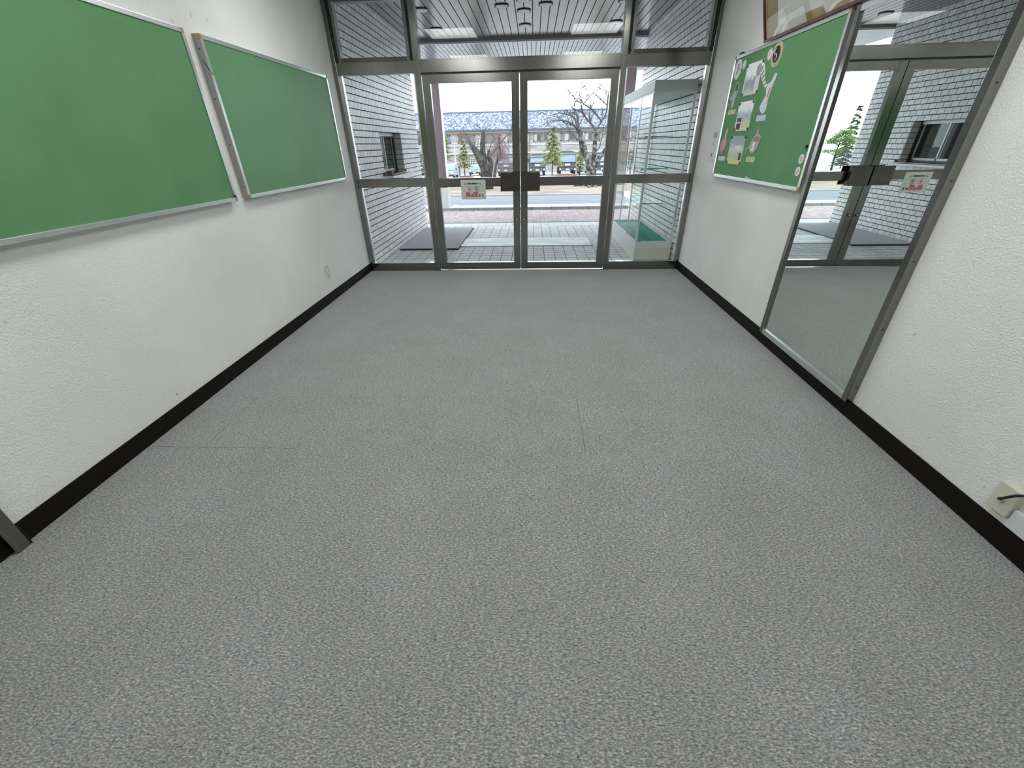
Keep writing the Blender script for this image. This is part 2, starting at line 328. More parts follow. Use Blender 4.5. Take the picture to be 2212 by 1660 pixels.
# ================================================================== SETTING
XA, XB, YD, ZC, YB = -2.144, 1.849, 5.425, 2.75, -3.6
YF = YD + .10
def struct(mb, name, mat, parent=None): o = mb.build(name, mat, parent); o['kind'] = 'structure'; return o
fl = struct(B(XA, XB, YB, YF, -.14, -.006), 'floor', 'gasket')
PT = .5265
xs = [XA] + [-1.82 + PT * k for k in range(8) if XA < -1.82 + PT * k < XB] + [XB]
k0 = int((YB - 2.258) / PT); ys = [YB] + [2.258 + PT * k for k in range(k0, 8) if YB + .05 < 2.258 + PT * k < YD] + [YD + .03]
ct = []
for i in range(len(xs) - 1):
    for j in range(len(ys) - 1):
        dz = random.uniform(0, .0006); g = .0002
        seam = lambda v, w: abs(v - w) < .05
        gx = .0022 if (i == 1 or i == 5) and seam(ys[j], 1.73) else g
        gy0 = .0020 if i in (0, 1) and seam(ys[j], 1.73) else (.0012 if i in (0, 1) and (seam(ys[j], 2.258) or seam(ys[j], 3.31)) else g)
        ct.append((xs[i] + gx, xs[i + 1] - g, ys[j] + gy0, ys[j + 1] - g, -.006, dz))
pieces(fl, 'carpet_tile', 'carpet', ct)
for px, py, L_, an in ((510, 1293, .018, 1.3), (832, 638, .05, .05), (1149, 640, .02, 2.6), (1243, 760, .03, 1.4), (915, 745, .03, 1.2), (1385, 1255, .03, 2.5), (940, 1385, .012, .9), (1625, 985, .012, .2), (925, 860, .025, 1.3), (1045, 1000, .02, 1.5), (700, 930, .02, .3)):
    d_ = ray(px, py); P_ = CP + d_ * (-CP.z / d_.z); e_ = Vector((math.cos(an), math.sin(an), 0)) * L_
    MB().tube([P_ - e_ / 2 + Vector((0, 0, .0012)), P_ + Vector((-e_.y, e_.x, 0)) * .1 + Vector((0, 0, .0016)), P_ + e_ / 2 + Vector((0, 0, .0012))], .0009, 5).build('lint_thread', 'gasket', fl)
wl = struct(B(XA - .2, XA, YB - .2, YF, -.14, ZC + .3), 'wall_left', 'plaster')
wr = struct(B(XB, XB + .2, YB - .2, YF, -.14, ZC + .3), 'wall_right', 'plaster')
struct(B(XA, XB, YB - .2, YB, -.14, ZC + .3), 'wall_back', 'plaster')
struct(B(XA, XB, YB, YF, ZC, ZC + .3), 'ceiling', 'ceiling_white')
struct(B(XA, XA + .008, YB, YD, 0, .098), 'baseboard_left', 'skirting')
struct(B(XB - .008, XB, YB, YD, 0, .098), 'baseboard_right', 'skirting')
# ceiling lights
li = 0
names_row = ['nearest the glass doors', 'in the second row from the doors', 'above the camera', 'at the back of the hall']
for r, y0 in enumerate((3.45, 1.58, -.29)):
    for x0, side in ((-1.435, 'left'), (.51, 'right')):
        t = root('ceiling_light', f'square recessed ceiling light panel {names_row[r]}, {side} column', 'ceiling light', (x0 + .32, y0 + .3, ZC - .02), 'square ceiling light panels')
        f = MB(); f.box(x0 - .03, x0, y0 - .03, y0 + .63, ZC - .012, ZC).box(x0 + .64, x0 + .67, y0 - .03, y0 + .63, ZC - .012, ZC).box(x0, x0 + .64, y0 - .03, y0, ZC - .012, ZC).box(x0, x0 + .64, y0 + .6, y0 + .63, ZC - .012, ZC)
        f.build('trim_frame', 'aluminium', t)
        B(x0, x0 + .64, y0, y0 + .6, ZC - .006, ZC).build('diffuser', 'lamp_panel', t)
# ---------------- glazed entrance front
fr = sroot('trim_1')
ML0, ML1, MR0, MR1 = -1.27, -1.205, .903, .960
JL, JR = -2.10, 1.812
B(XA, JL, YD - .012, YF, 0, ZC).build('jamb', 'steel', fr, bevel=.003); B(JR, XB, YD - .012, YF, 0, ZC).build('jamb', 'steel', fr, bevel=.003)
B(ML0, ML1, YD - .008, YF, 0, ZC).build('mullion', 'steel', fr, bevel=.003); B(MR0, MR1, YD - .008, YF, 0, ZC).build('mullion', 'steel', fr, bevel=.003)
for a, c in ((JL, ML0), (ML1, MR0), (MR1, JR)):
    B(a, c, YD, YF - .01, 2.10, 2.205).build('transom_bar', 'steel', fr, bevel=.002)
    B(a, c, YD, YF - .01, ZC - .03, ZC).build('head_bar', 'steel', fr)
B(ML1, MR0, YD + .012, YF - .02, 2.087, 2.10).build('door_stop', 'gasket', fr)
def pane(x0, x1, z0, z1, parent, y=YD + .048, name='pane'): return B(x0, x1, y, y + .008, z0, z1).build(name, 'glass', parent)
n_ = 1
for a, c in ((JL, ML0), (MR1, JR)):
    w = sroot('window_%d' % n_); n_ += 1
    B(a, c, YD + .004, YF - .012, 0, .10).build('bottom_rail', 'steel', w, bevel=.002)
    B(a, c, YD + .004, YF - .012, 1.001, 1.096).build('middle_rail', 'steel', w, bevel=.002)
    pane(a, c, .10, 1.001, w); pane(a, c, 1.096, 2.10, w)
    for e0, e1 in ((a, a + .022), (c - .022, c)):
        for z0, z1 in ((.10, 1.001), (1.096, 2.10)): B(e0, e1, YD + .03, YD + .075, z0, z1).build('glazing_bead', 'aluminium', w)
for a, c, m0, m1 in ((JL, ML0, 0, 0), (MR1, JR, 0, 0)):
    w = sroot('window_%d' % n_); n_ += 1
    # hinged upper sash with dark gap around it
    B(a, a + .03, YD + .006, YF - .02, 2.205, ZC - .03).build('gap_seal', 'gasket', w); B(c - .03, c, YD + .006, YF - .02, 2.205, ZC - .03).build('gap_seal', 'gasket', w)
    B(a + .03, a + .062, YD + .0, YF - .02, 2.205, ZC - .03).build('sash_stile', 'steel', w); B(c - .062, c - .03, YD + .0, YF - .02, 2.205, ZC - .03).build('sash_stile', 'steel', w)
    B(a + .062, c - .062, YD + .002, YF - .02, 2.205, 2.243).build('sash_rail', 'steel_dark', w); B(a + .062, c - .062, YD + .002, YF - .02, ZC - .06, ZC - .03).build('sash_rail', 'steel', w)
    pane(a + .062, c - .062, 2.243, ZC - .06, w)
    for xx in (a + .012, c - .012):
        MB().tube([(xx, YD - .004, 2.26), (xx, YD - .006, 2.60)], .006, 6).build('stay_arm', 'black', w)
        MB().tube([(xx, YD - .004, 2.26), (xx + (.02 if xx < (a + c) / 2 else -.02), YD - .004, 2.225)], .008, 6).build('stay_hinge', 'black', w)
w = sroot('window_%d' % n_); n_ += 1
pane(ML1, MR0, 2.205, ZC - .03, w)
B(ML1, MR0, YD + .03, YD + .07, 2.205, 2.22).build('glazing_bead', 'steel', w)
def leaf(idx, x0, x1, inner):
    d = sroot('door_%d' % idx); y0, y1 = YD + .006, YD + .062; s = .083
    B(x0, x0 + s, y0, y1, .014, 2.085).build('stile', 'steel', d, bevel=.002); B(x1 - s, x1, y0, y1, .014, 2.085).build('stile', 'steel', d, bevel=.002)
    for z0, z1 in ((.014, .10), (.992, 1.088), (2.008, 2.085)): B(x0 + s, x1 - s, y0 + .001, y1 - .001, z0, z1).build('rail', 'steel', d, bevel=.002)
    pane(x0 + s, x1 - s, .10, .992, d, YD + .03); pane(x0 + s, x1 - s, 1.088, 2.008, d, YD + .03)
    if inner == 'L': p0, p1 = x1 - .228, x1 - .004
    else: p0, p1 = x0 + .004, x0 + .228
    for yy0, yy1 in ((YD - .058, YD - .046), (YD + .112, YD + .124)):
        pl = B(p0, p1, yy0, yy1, .942, 1.140).build('push_plate', 'steel_dark', d, bevel=.003)
    for q in (p0 + .03, p1 - .03): B(q - .012, q + .012, YD - .046, YD + .112, 1.02, 1.05).build('plate_mount', 'steel_dark', d)
    for q in (p0, p1 - .006):
        B(q, q + .006, YD - .05, YD - .01, .942, 1.14).build('plate_return', 'steel_dark', d)
    xk = (x1 - .042) if inner == 'L' else (x0 + .042)
    lk = MB().disc((xk, y0, .622), (0, -1, 0), .019, .010, 20).build('lock', 'screw', d); MB().disc((xk, y0 - .010, .622), (0, -1, 0), .010, .006, 16).build('keyhole_boss', 'aluminium', lk)
leaf(1, -1.198, -.156, 'L'); leaf(2, -.149, .897, 'R')
struct(B(XA, XB, YD + .03, YF, -.14, .002), 'trim_2', 'steel')
# ---------------- porch walls with tiles
TP, TH, GY = .1252, .0731, .009
PXL, PXR, PZ = -2.150, 1.903, 2.985
WY0, WY1, WZ0, WZ1 = 6.655, 7.73, 1.062, 1.612
def tiles_for(y0, y1, z1, hole=None):
    out = []
    for r in range(int(z1 / TH) + 1):
        z0 = r * TH + .0055; zt = min((r + 1) * TH - .005, z1)
        if zt - z0 < .01: continue
        off = (TP / 2 if r % 2 else 0) + .035; k = -1
        while True:
            a = y0 + off + k * TP; c = a + TP - GY; k += 1
            if a > y1: break
            a = max(a, y0); c = min(c, y1)
            if c - a < .015: continue
            if hole and zt > hole[2] and z0 < hole[3]:
                if a < hole[1] and c > hole[0]:
                    if zt > hole[3] and z0 < hole[3] and zt - hole[3] > .01: out.append((a, c, hole[3], zt)); continue
                    if z0 < hole[2] and hole[2] - z0 > .01: out.append((a, c, z0, hole[2])); continue
                    if a < hole[0] - .01: out.append((a, hole[0], z0, zt))
                    if c > hole[1] + .01: out.append((hole[1], c, z0, zt))
                    continue
            out.append((a, c, z0, zt))
    return out
WT = .0035
wpl = MB(); X0, X1 = PXL - .45, PXL - WT
wpl.box(X0, X1, YF, WY0, -.14, PZ + .3).box(X0, X1, WY1, 8.87, -.14, PZ + .3).box(X0, X1, WY0, WY1, -.14, WZ0).box(X0, X1, WY0, WY1, WZ1, PZ + .3)
wpl = struct(wpl, 'wall_porch_left', 'grout')
pieces(wpl, 'tile', 'tile_white', [(PXL - WT, PXL, a, c, z0, z1) for a, c, z0, z1 in tiles_for(YF, 8.87, PZ, (WY0, WY1, WZ0, WZ1))])
# far reveal of the recess carries tiles too
rv = [(PXL - .118, PXL - .0035, WY1 - .006, WY1, max(r * TH + .004, WZ0), min((r + 1) * TH - .0035, WZ1)) for r in range(14, 23) if min((r + 1) * TH - .0035, WZ1) - max(r * TH + .004, WZ0) > .01]
pieces(wpl, 'reveal_tile', 'tile_white', rv)
wpr = struct(B(PXR + WT, PXR + .45, YF, 9.04, -.14, PZ + .3), 'wall_porch_right', 'grout')
pieces(wpr, 'tile', 'tile_white', [(PXR, PXR + WT, a, c, z0, z1) for a, c, z0, z1 in tiles_for(YF, 9.04, PZ)])
# service window in the left porch wall
sw = sroot('window_%d' % n_); n_ += 1
xr = PXL - .12
f = MB(); f.box(xr - .04, xr, WY0, WY0 + .04, WZ0, WZ1).box(xr - .04, xr, WY1 - .05, WY1 - .006, WZ0, WZ1).box(xr - .04, xr, WY0, WY1, WZ0, WZ0 + .03); f.build('frame', 'sash_dark', sw)
B(xr - .05, xr + .01, WY0 + .04, WY1 - .05, WZ1 - .045, WZ1).build('head_rail', 'sill_metal', sw)
ym = (WY0 + WY1) / 2
for (a, c, xx) in ((WY0 + .04, ym + .02, xr - .018), (ym - .02, WY1 - .05, xr - .034)):
    s = MB(); s.box(xx, xx + .014, a, a + .025, WZ0 + .03, WZ1 - .045).box(xx, xx + .014, c - .025, c, WZ0 + .03, WZ1 - .045).box(xx, xx + .014, a, c, WZ0 + .03, WZ0 + .06)
    so = s.build('sash', 'sill_metal', sw); B(xx + .004, xx + .009, a + .025, c - .025, WZ0 + .06, WZ1 - .045).build('pane', 'glass', so)
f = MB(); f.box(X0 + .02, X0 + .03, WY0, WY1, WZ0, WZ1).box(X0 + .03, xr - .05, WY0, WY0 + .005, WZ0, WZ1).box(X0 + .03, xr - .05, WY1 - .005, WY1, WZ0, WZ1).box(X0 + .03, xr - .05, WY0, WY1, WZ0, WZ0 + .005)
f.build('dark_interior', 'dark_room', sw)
MB().hexa([(xr, WY0 - .02, 1.030), (PXL + .12, WY0 - .02, 1.022), (PXL + .12, WY1 + .02, 1.022), (xr, WY1 + .02, 1.030), (xr, WY0 - .02, 1.062), (PXL + .12, WY0 - .02, 1.052), (PXL + .12, WY1 + .02, 1.052), (xr, WY1 + .02, 1.062)]).build('sill', 'sill_metal', sw, bevel=.004)
bx = root('sensor_box', 'small rusty brown box with a round hole at the near end of the window ledge', 'box', (PXL + .065, WY0 + .03, 1.056))
B(PXL + .02, PXL + .11, WY0 - .015, WY0 + .075, 1.0545, 1.125).build('body', 'rust_brown', bx, bevel=.006)
MB().ring((PXL + .065, WY0 - .015, 1.095), (0, -1, 0), .012, .022, .004, 16).build('rim', 'rust_brown', bx); MB().disc((PXL + .065, WY0 - .015, 1.095), (0, -1, 0), .012, .002, 16).build('hole', 'black', bx)
# ---------------- porch ceiling of metal strips, canopy soffit beyond the beam
pc = struct(B(PXL, PXR, YF, 8.95, PZ + .012, PZ + .3), 'ceiling_porch', 'soffit_gap')
PP = .1155; bxs = []; x = -1.408 - PP * 7
while x < PXR:
    a, c = max(x + .006, PXL), min(x + PP - .006, PXR)
    if c - a > .01: bxs.append((a, c, YF, 8.93, PZ, PZ + .012))
    x += PP
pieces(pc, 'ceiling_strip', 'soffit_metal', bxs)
struct(B(-2.75, 3.4, 8.945, 9.00, 2.945, PZ + .3), 'trim_3', 'beam_bronze'); struct(B(-2.75, 3.4, 8.985, 9.03, 2.930, 2.96), 'trim_4', 'beam_trim')
ZS = 2.955
sc2 = struct(B(-2.75, 3.4, 9.03, 12.95, ZS + .012, ZS + .33), 'ceiling_canopy', 'soffit_gap')
bxs = []; x = -2.75
while x < 3.36:
    for y0, y1 in ((9.03, 9.76), (9.772, 10.9), (10.912, 12.95)): bxs.append((x + .005, x + .077, y0, y1, ZS, ZS + .012))
    x += .082
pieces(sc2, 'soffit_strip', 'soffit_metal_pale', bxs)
for (x, y, lab) in ((-.135, 6.872, 'front of middle cluster'), (-.424, 7.10, 'left of the middle cluster'), (.149, 7.10, 'right of the middle cluster'), (-.138, 7.36, 'far point of the middle cluster'), (-.138, 8.16, 'alone in the middle near beam'), (-1.488, 7.15, 'by left wall, nearer the doors'), (-1.509, 8.21, 'by left wall near the beam'), (1.165, 7.09, 'by right wall, nearer the doors'), (1.228, 8.15, 'by right wall near the beam')):
    t = root('downlight', 'round dark-rimmed porch downlight, ' + lab, 'downlight', (x, y, PZ - .012), 'porch ceiling downlights')
    MB().ring((x, y, PZ), (0, 0, -1), .086, .096, .010, 32).build('rim', 'lamp_rim', t); MB().disc((x, y, PZ), (0, 0, -1), .0865, .014, 32, .075).build('diffuser', 'lamp_white', t, smooth=False)
# ---------------- porch floor
pf = struct(B(PXL, PXR, YF, 8.80, -.30, -.0012), 'floor_porch', 'paver_joint')
q = .1565; bxs = []; i = -14
while True:
    a = .011 + i * q; i += 1
    if a > PXR: break
    for j in range(-3, 19):
        y0 = 5.930 + j * q; y1 = y0 + q
        x0_, x1_, y0_, y1_ = max(a + .004, PXL), min(a + q - .004, PXR), max(y0 + .007, YF), min(y1 - .007, 8.795)
        if x1_ - x0_ < .02 or y1_ - y0_ < .02: continue
        bxs.append((x0_, x1_, y0_, y1_, -.0012, 0.0))
pieces(pf, 'paving_tile', 'paver', bxs)
struct(B(-8, 8, 8.80, 12.22, -.40, -.1415), 'floor_terrace', 'brick_joint'); tr = bpy.data.objects['floor_terrace']
bxs = []; x = -3.9 + .011 - .0125
while x < 4.2:
    y = 8.81
    while y + q < 10.2:
        bxs.append((x + .003, x + q - .003, y + .005, y + q - .005, -.1415, -.140)); y += q
    x += q
pieces(tr, 'edge_tile', 'paver_pale', bxs, 0)
bxs = []; x = -6.0; c_ = 0
while x < 6.0:
    y = 10.20 + (.1 if c_ % 2 else 0) - .1
    while y < 12.2:
        a, b_ = max(y, 10.2), min(y + .2, 12.2)
        if b_ - a > .03: bxs.append((x + .003, x + .095, a + .005, b_ - .005, -.1415, -.140))
        y += .2
    x += .098; c_ += 1
pieces(tr, 'paving_brick', 'brick_pink', bxs, 0)
kb = sroot('trim_5'); bxs = []; x = -7.0
while x < 7.0: bxs.append((x + .006, x + .494, 12.22, 12.36, -.2, -.075)); x += .5
pieces(kb, 'kerb_stone', 'kerb', bxs)
B(-7, 7, 12.36, 12.82, -.3, -.076).build('kerb_apron', 'kerb_top', kb)
# ---------------- street, bank, parking lot (falls away from the porch)
def zg(Y):
    P = ((12.8, -.20), (17.5, -.303), (26, -.66), (60, -2.18), (95, -3.4), (260, -4.0))
    for (a, za), (b_, zb) in zip(P, P[1:]):
        if Y <= b_: return za + (zb - za) * (Y - a) / (b_ - a)
    return P[-1][1]
def strip(name, mat, y0, y1, X=90, n=8, dz=0.0, wob=0):
    m = MB(); vs = []
    for j in range(n + 1):
        Y = y0 + (y1 - y0) * j / n
        for i in range(25): vs.append((-X + 2 * X * i / 24, Y, zg(Y) + dz + (random.uniform(-wob, wob) if 0 < j < n else 0)))
    m.add(vs, [(j * 25 + i, j * 25 + i + 1, (j + 1) * 25 + i + 1, (j + 1) * 25 + i) for j in range(n) for i in range(24)])
    return struct(m, name, mat)
strip('floor_road', 'asphalt', 12.8, 17.52)
strip('floor_road_line', 'road_paint', 15.25, 15.37, n=1, dz=.006)
strip('floor_bank', 'soil', 17.5, 26.2, n=10, dz=.03, wob=.03)
strip('floor_parking_lot', 'lot', 26.1, 260, X=250, n=14)
struct(B(-60, 60, 17.44, 17.56, zg(17.5) - .2, zg(17.5) + .035), 'trim_6', 'kerb')

# ================================================================== THINGS ON THE LEFT WALL
def board(name, label, wall, y0, y1, z0, z1, t, green):
    s = 1 if wall == 'L' else -1; xw = XA if wall == 'L' else XB
    def X(d): return xw + s * d
    def bb(d0, d1, a, c, e, g): return B(min(X(d0), X(d1)), max(X(d0), X(d1)), a, c, e, g)
    o = root(name, label, 'bulletin board', (xw + s * t / 2, (y0 + y1) / 2, z0)); w = .024
    bb(.001, t - .006, y0 + w, y1 - w, z0 + w, z1 - w).build('felt_panel', green, o)
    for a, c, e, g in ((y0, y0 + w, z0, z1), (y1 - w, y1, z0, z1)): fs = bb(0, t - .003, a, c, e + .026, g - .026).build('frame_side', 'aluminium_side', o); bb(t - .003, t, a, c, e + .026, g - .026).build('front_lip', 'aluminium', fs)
    for e, g in ((z0, z0 + w), (z1 - w, z1)): bb(0, t, y0 + .026, y1 - .026, e, g).build('frame_rail', 'aluminium', o, bevel=.002)
    for a in (y0 - .001, y1 - .027):
        for e in (z0 - .001, z1 - .027): bb(0, t + .001, a, a + .028, e, e + .028).build('corner_cap', 'cap_tan', o, bevel=.003)
    for yy, sg in ((y0, -1), (y1, 1)):
        for k in range(4):
            zz = z0 + (z1 - z0) * (.08 + .28 * k); MB().disc((X(t * .45), yy, zz), (0, sg, 0), .005, .0015, 10).build('frame_screw', 'screw', o)
    return o
board('bulletin_board', 'large green felt bulletin board cut off by the left edge of the view', 'L', 1.25, 3.112, 1.113, 2.062, .05, 'board_green')
board('bulletin_board', 'empty green felt bulletin board on the left wall beside the glass doors', 'L', 3.25, 5.107, 1.113, 2.062, .05, 'board_green_b')
# push pin at the lower corner of the first board
p = root('push_pin', 'tiny metal push pin at the lower right corner of the large left board', 'pin', (XA + .044, 3.085, 1.14)); MB().tube([(XA + .040, 3.078, 1.142), (XA + .062, 3.078, 1.146)], .002, 6).build('needle', 'screw', p); MB().disc((XA + .054, 3.078, 1.1445), (1, 0, .2), .008, .012, 12).build('head', 'screw', p)
# string on the second board
st = MB().tube([(XA + .02, 3.249, 1.93), (XA + .05, 3.247, 1.87), (XA + .052, 3.27, 1.855)], .0018, 5).build('string', 'ink', None); tag(st, 'short dark string hanging at the edge of the second green board', 'string')
# outlet plate
t = root('wall_outlet', 'small ivory blank outlet plate low on the left wall near the doors', 'outlet', (XA + .005, 4.236, .247))
B(XA, XA + .010, 4.197, 4.275, .247, .374).build('plate', 'ivory', t, bevel=.003); B(XA + .010, XA + .012, 4.222, 4.250, .285, .337).build('insert', 'ivory_top', t)
# steel post
t = root('steel_post', 'grey stainless steel upright on the left wall at the lower left corner of the view', 'post', (XA + .02, 1.055, 0))
B(XA, XA + .035, 1.030, 1.083, 0, 2.2).build('upright', 'steel', t, bevel=.002); B(XA + .008, XA + .036, 1.086, 1.0885, 0, .10).build('seal', 'gasket', t)
# scuffs on the wall
for k, (px, py, ln) in enumerate([(412, 32, .03), (447, 43, .022), (372, 45, .03), (733, 600, .02), (383, 852, .03)]):
    P = atx(px, py, XA + .0005); m = MB(); a = random.uniform(.8, 1.9); d = Vector((0, math.cos(a), -math.sin(a))) * ln; e = Vector((0, d.z, -d.y)) * .13
    m.prism([P - d / 2, P + e, P + d / 2, P - e], (.0006, 0, 0)); o = m.build('scuff_mark', 'ink_grey', wl)

# ================================================================== THINGS ON THE RIGHT WALL
board('bulletin_board', 'green felt bulletin board with photos and cut-outs pinned up, beside the mirror', 'R', 3.19, 4.765, 1.108, 2.066, .043, 'board_green')
BX = XB - .037      # felt surface
def sheet(name, mat, y0, y1, z0, z1, label, cat='paper', group=None, d=.001, parent=None, tilt=0):
    o = B(BX - d - .0012, BX - .0002, y0, y1, z0, z1).build(name, mat, None)
    tag(o, label, cat, group); return o
for nm, (y0, y1, z0, z1), mat, lab in (('print_a', (4.175, 4.475, 1.745, 1.968), 'print_a', 'topmost photo print on the pinboard, trees under a pale sky'), ('print_b', (4.186, 4.474, 1.487, 1.702), 'print_b', 'middle photo print on the pinboard, dark machinery on yellow grass'), ('print_c', (4.190, 4.494, 1.231, 1.451), 'print_c', 'lowest photo print on the pinboard, yellow grass under a dark blue sky')):
    t = root('photo_print', lab, 'photo', (BX - .001, (y0 + y1) / 2, z0), 'photo prints on the pinboard')
    B(BX - .0022, BX - .0002, y0, y1, z0, z1).build('sheet', mat, t)
    for yy in (y0 + .012, y1 - .012):
        for zz in (z0 + .012, z1 - .012):
            MB().disc((BX - .0022, yy, zz), (-1, 0, 0), .011, .006, 14, .009).build('magnet', 'black', t)
    if nm == 'print_a':
        B(BX - .0028, BX - .0022, 4.19, 4.262, 1.752, 1.90).build('pale_panel', 'paper_lilac', t); MB().disc((BX - .0022, 4.235, 1.905), (-1, 0, 0), .042, .0007, 20).build('grey_spot', 'ink_grey', t)
        B(BX - .0028, BX - .0022, 4.455, 4.474, 1.77, 1.93).build('pale_panel', 'paper', t)
    if nm == 'print_b':
        B(BX - .0028, BX - .0022, 4.365, 4.445, 1.50, 1.585).build('dark_panel', 'truck_dark', t); B(BX - .0030, BX - .0028, 4.37, 4.44, 1.545, 1.555).build('pale_line', 'paper', t); B(BX - .0028, BX - .0022, 4.20, 4.235, 1.495, 1.55).build('pale_panel', 'paper_yellow', t)
    if nm == 'print_c':
        MB().prism([(BX - .0022, 4.40, 1.375), (BX - .0022, 4.22, 1.375), (BX - .0022, 4.25, 1.335), (BX - .0022, 4.31, 1.33)], (-.0006, 0, 0)).build('pale_panel', 'paper', t)
        B(BX - .0028, BX - .0022, 4.215, 4.26, 1.265, 1.32).build('dark_panel', 'truck_dark', t)
def disc_thing(name, label, y, z, layers, cat='sticker', group=None):
    t = root(name, label, cat, (BX - .001, y, z - layers[0][0]), group); d = 0
    for i, (r, mat, nm) in enumerate(layers):
        MB().disc((BX - .0002 - d, y, z), (-1, 0, 0), r, .0014, 32).build(nm, mat, t); d += .0012
    return t, d
t, d = disc_thing('round_badge', 'large white round paper badge in the upper corner of the pinboard near the doors', 4.668, 1.961, [(.073, 'paper_lilac', 'disc')])
for k in range(9):
    a = 1.2 + k * .55; rr = .016 + .012 * (k % 3); MB().disc((BX - d - .0004, 4.668 + math.cos(a) * rr, 1.963 + math.sin(a) * rr), (-1, 0, 0), .010, .0006, 8).build('emblem_mark', ('ink_grey', 'ink', 'paper_blue')[k % 3], t)
disc_thing('round_badge', 'small pale oval badge between the white round badge and the top photo', 4.548, 1.980, [(.034, 'paper_mint', 'disc'), (.026, 'paper', 'centre')])
t, d = disc_thing('round_badge', 'small pale badge with a red mark left of the black emblem', 4.107, 1.984, [(.037, 'paper_mint', 'disc'), (.031, 'paper', 'centre')]); B(BX - d - .0006, BX - d + .0004, 4.102, 4.112, 1.972, 1.996).build('emblem_mark', 'ink_rose', t)
t, d = disc_thing('round_badge', 'large round emblem with tan ring and black centre on the pinboard', 3.992, 1.968, [(.078, 'ring_tan', 'outer_ring'), (.066, 'paper_tan', 'mid_ring'), (.062, 'ring_tan', 'inner_ring'), (.052, 'ink', 'black_centre')])
for sgn in (1, -1):
    pth = [(BX - d - .0050, 3.992 + sgn * (.006 + .016 * math.sin(u)), 1.968 + sgn * .040 * (u / 3.1) - sgn * .002) for u in [i * .31 for i in range(11)]]
    MB().tube(pth, .0032, 6).build('swirl', 'paper', t)
for z, lab in ((1.301, 'upper white round sticker with a red mark near the mirror'), (1.225, 'lower white round sticker with a red mark near the mirror')):
    t, d = disc_thing('round_sticker', lab, 3.272, z, [(.029, 'paper', 'disc')], group='white round stickers'); MB().disc((BX - d - .0004, 3.272, z), (-1, 0, 0), .013, .0006, 12).build('red_mark', 'ink_rose', t); MB().disc((BX - d - .0008, 3.272, z), (-1, 0, 0), .008, .0006, 12).build('white_core', 'paper', t)
o = MB().disc((BX, 3.245, 1.374), (-1, 0, 0), .011, .012, 14, .009).build('magnet', 'black', None); tag(o, 'lone black round magnet above the two white stickers', 'magnet')
t = root('clip', 'pale mint clip lying on the lower frame of the pinboard', 'clip', (XB - .04, 3.985, 1.132)); MB().hexa([(BX - .008, 3.94, 1.1325), (BX - .001, 3.94, 1.1325), (BX - .001, 4.02, 1.1325), (BX - .008, 4.02, 1.1325), (BX - .008, 3.95, 1.139), (BX - .001, 3.95, 1.139), (BX - .001, 4.02, 1.150), (BX - .008, 4.02, 1.150)]).build('jaw', 'paper_mint', t); B(BX - .010, BX - .002, 3.99, 4.03, 1.139, 1.143).build('lever', 'paper_mint', t)
t = root('binder_clip', 'black binder clip on the top edge of the pinboard', 'clip', (XB - .02, 4.68, 2.066)); B(XB - .040, XB - .008, 4.655, 4.705, 2.066, 2.080).build('body', 'black', t, bevel=.003); B(XB - .030, XB - .018, 4.66, 4.70, 2.080, 2.084).build('spring', 'black', t)
def cutout(name, label, pts, mat, extra=()):
    pts = [(BX - .004, y, z) for y, z in pts]; ys = [p[1] for p in pts]; zs = [p[2] for p in pts]
    t = root(name, label, 'paper cutout', (BX - .002, sum(ys) / len(ys), min(zs)), 'paper cut-outs on the pinboard')
    MB().prism(pts, (.0035, 0, 0)).build('shape', mat, t)
    for (nm, q, mt) in extra: MB().prism([(BX - .0046, y, z) for y, z in q], (.0008, 0, 0)).build(nm, mt, t)
cutout('paper_cutout', 'grey standing-figure paper cut-out left of the photos on the pinboard', [(4.640, 1.662), (4.600, 1.662), (4.590, 1.72), (4.555, 1.77), (4.545, 1.83), (4.585, 1.865), (4.635, 1.862), (4.650, 1.82), (4.67, 1.79), (4.690, 1.765), (4.69, 1.735), (4.66, 1.73)], 'ink_grey', (('pale_patch', [(4.63, 1.68), (4.605, 1.68), (4.61, 1.80), (4.63, 1.80)], 'paper_blue'), ('green_patch', [(4.58, 1.80), (4.625, 1.80), (4.62, 1.85), (4.585, 1.85)], 'needle_dark'), ('pale_patch', [(4.69, 1.735), (4.665, 1.735), (4.665, 1.76), (4.69, 1.762)], 'paper')))
cutout('paper_cutout', 'long white pointed paper cut-out with red stripe right of the photos', [(3.985, 1.590), (3.955, 1.612), (3.950, 1.70), (3.925, 1.78), (3.905, 1.84), (3.935, 1.85), (3.975, 1.80), (4.02, 1.79), (4.03, 1.76), (4.005, 1.72), (4.055, 1.665), (4.07, 1.64), (4.04, 1.615)], 'paper_lilac', (('red_stripe', [(3.99, 1.70), (3.97, 1.70), (3.955, 1.755), (3.975, 1.765)], 'ink_rose'), ('blue_patch', [(4.03, 1.63), (3.985, 1.615), (3.985, 1.675), (4.02, 1.68)], 'paper_blue'), ('grey_stripe', [(3.965, 1.66), (3.957, 1.66), (3.928, 1.80), (3.936, 1.80)], 'ink_grey')))
cutout('paper_cutout', 'striped black and white paper ribbon cut-out beside the top photo', [(4.19, 1.95), (4.155, 1.93), (4.12, 1.88), (4.095, 1.83), (4.06, 1.80), (4.03, 1.785), (4.045, 1.765), (4.09, 1.79), (4.125, 1.82), (4.16, 1.85), (4.185, 1.89)], 'paper', tuple(('dark_stripe', [(4.175 - k * .028, 1.925 - k * .03), (4.165 - k * .028, 1.915 - k * .03), (4.18 - k * .024, 1.885 - k * .026), (4.187 - k * .024, 1.893 - k * .026)], 'ink' if k < 3 else 'ink_ochre') for k in range(5)))
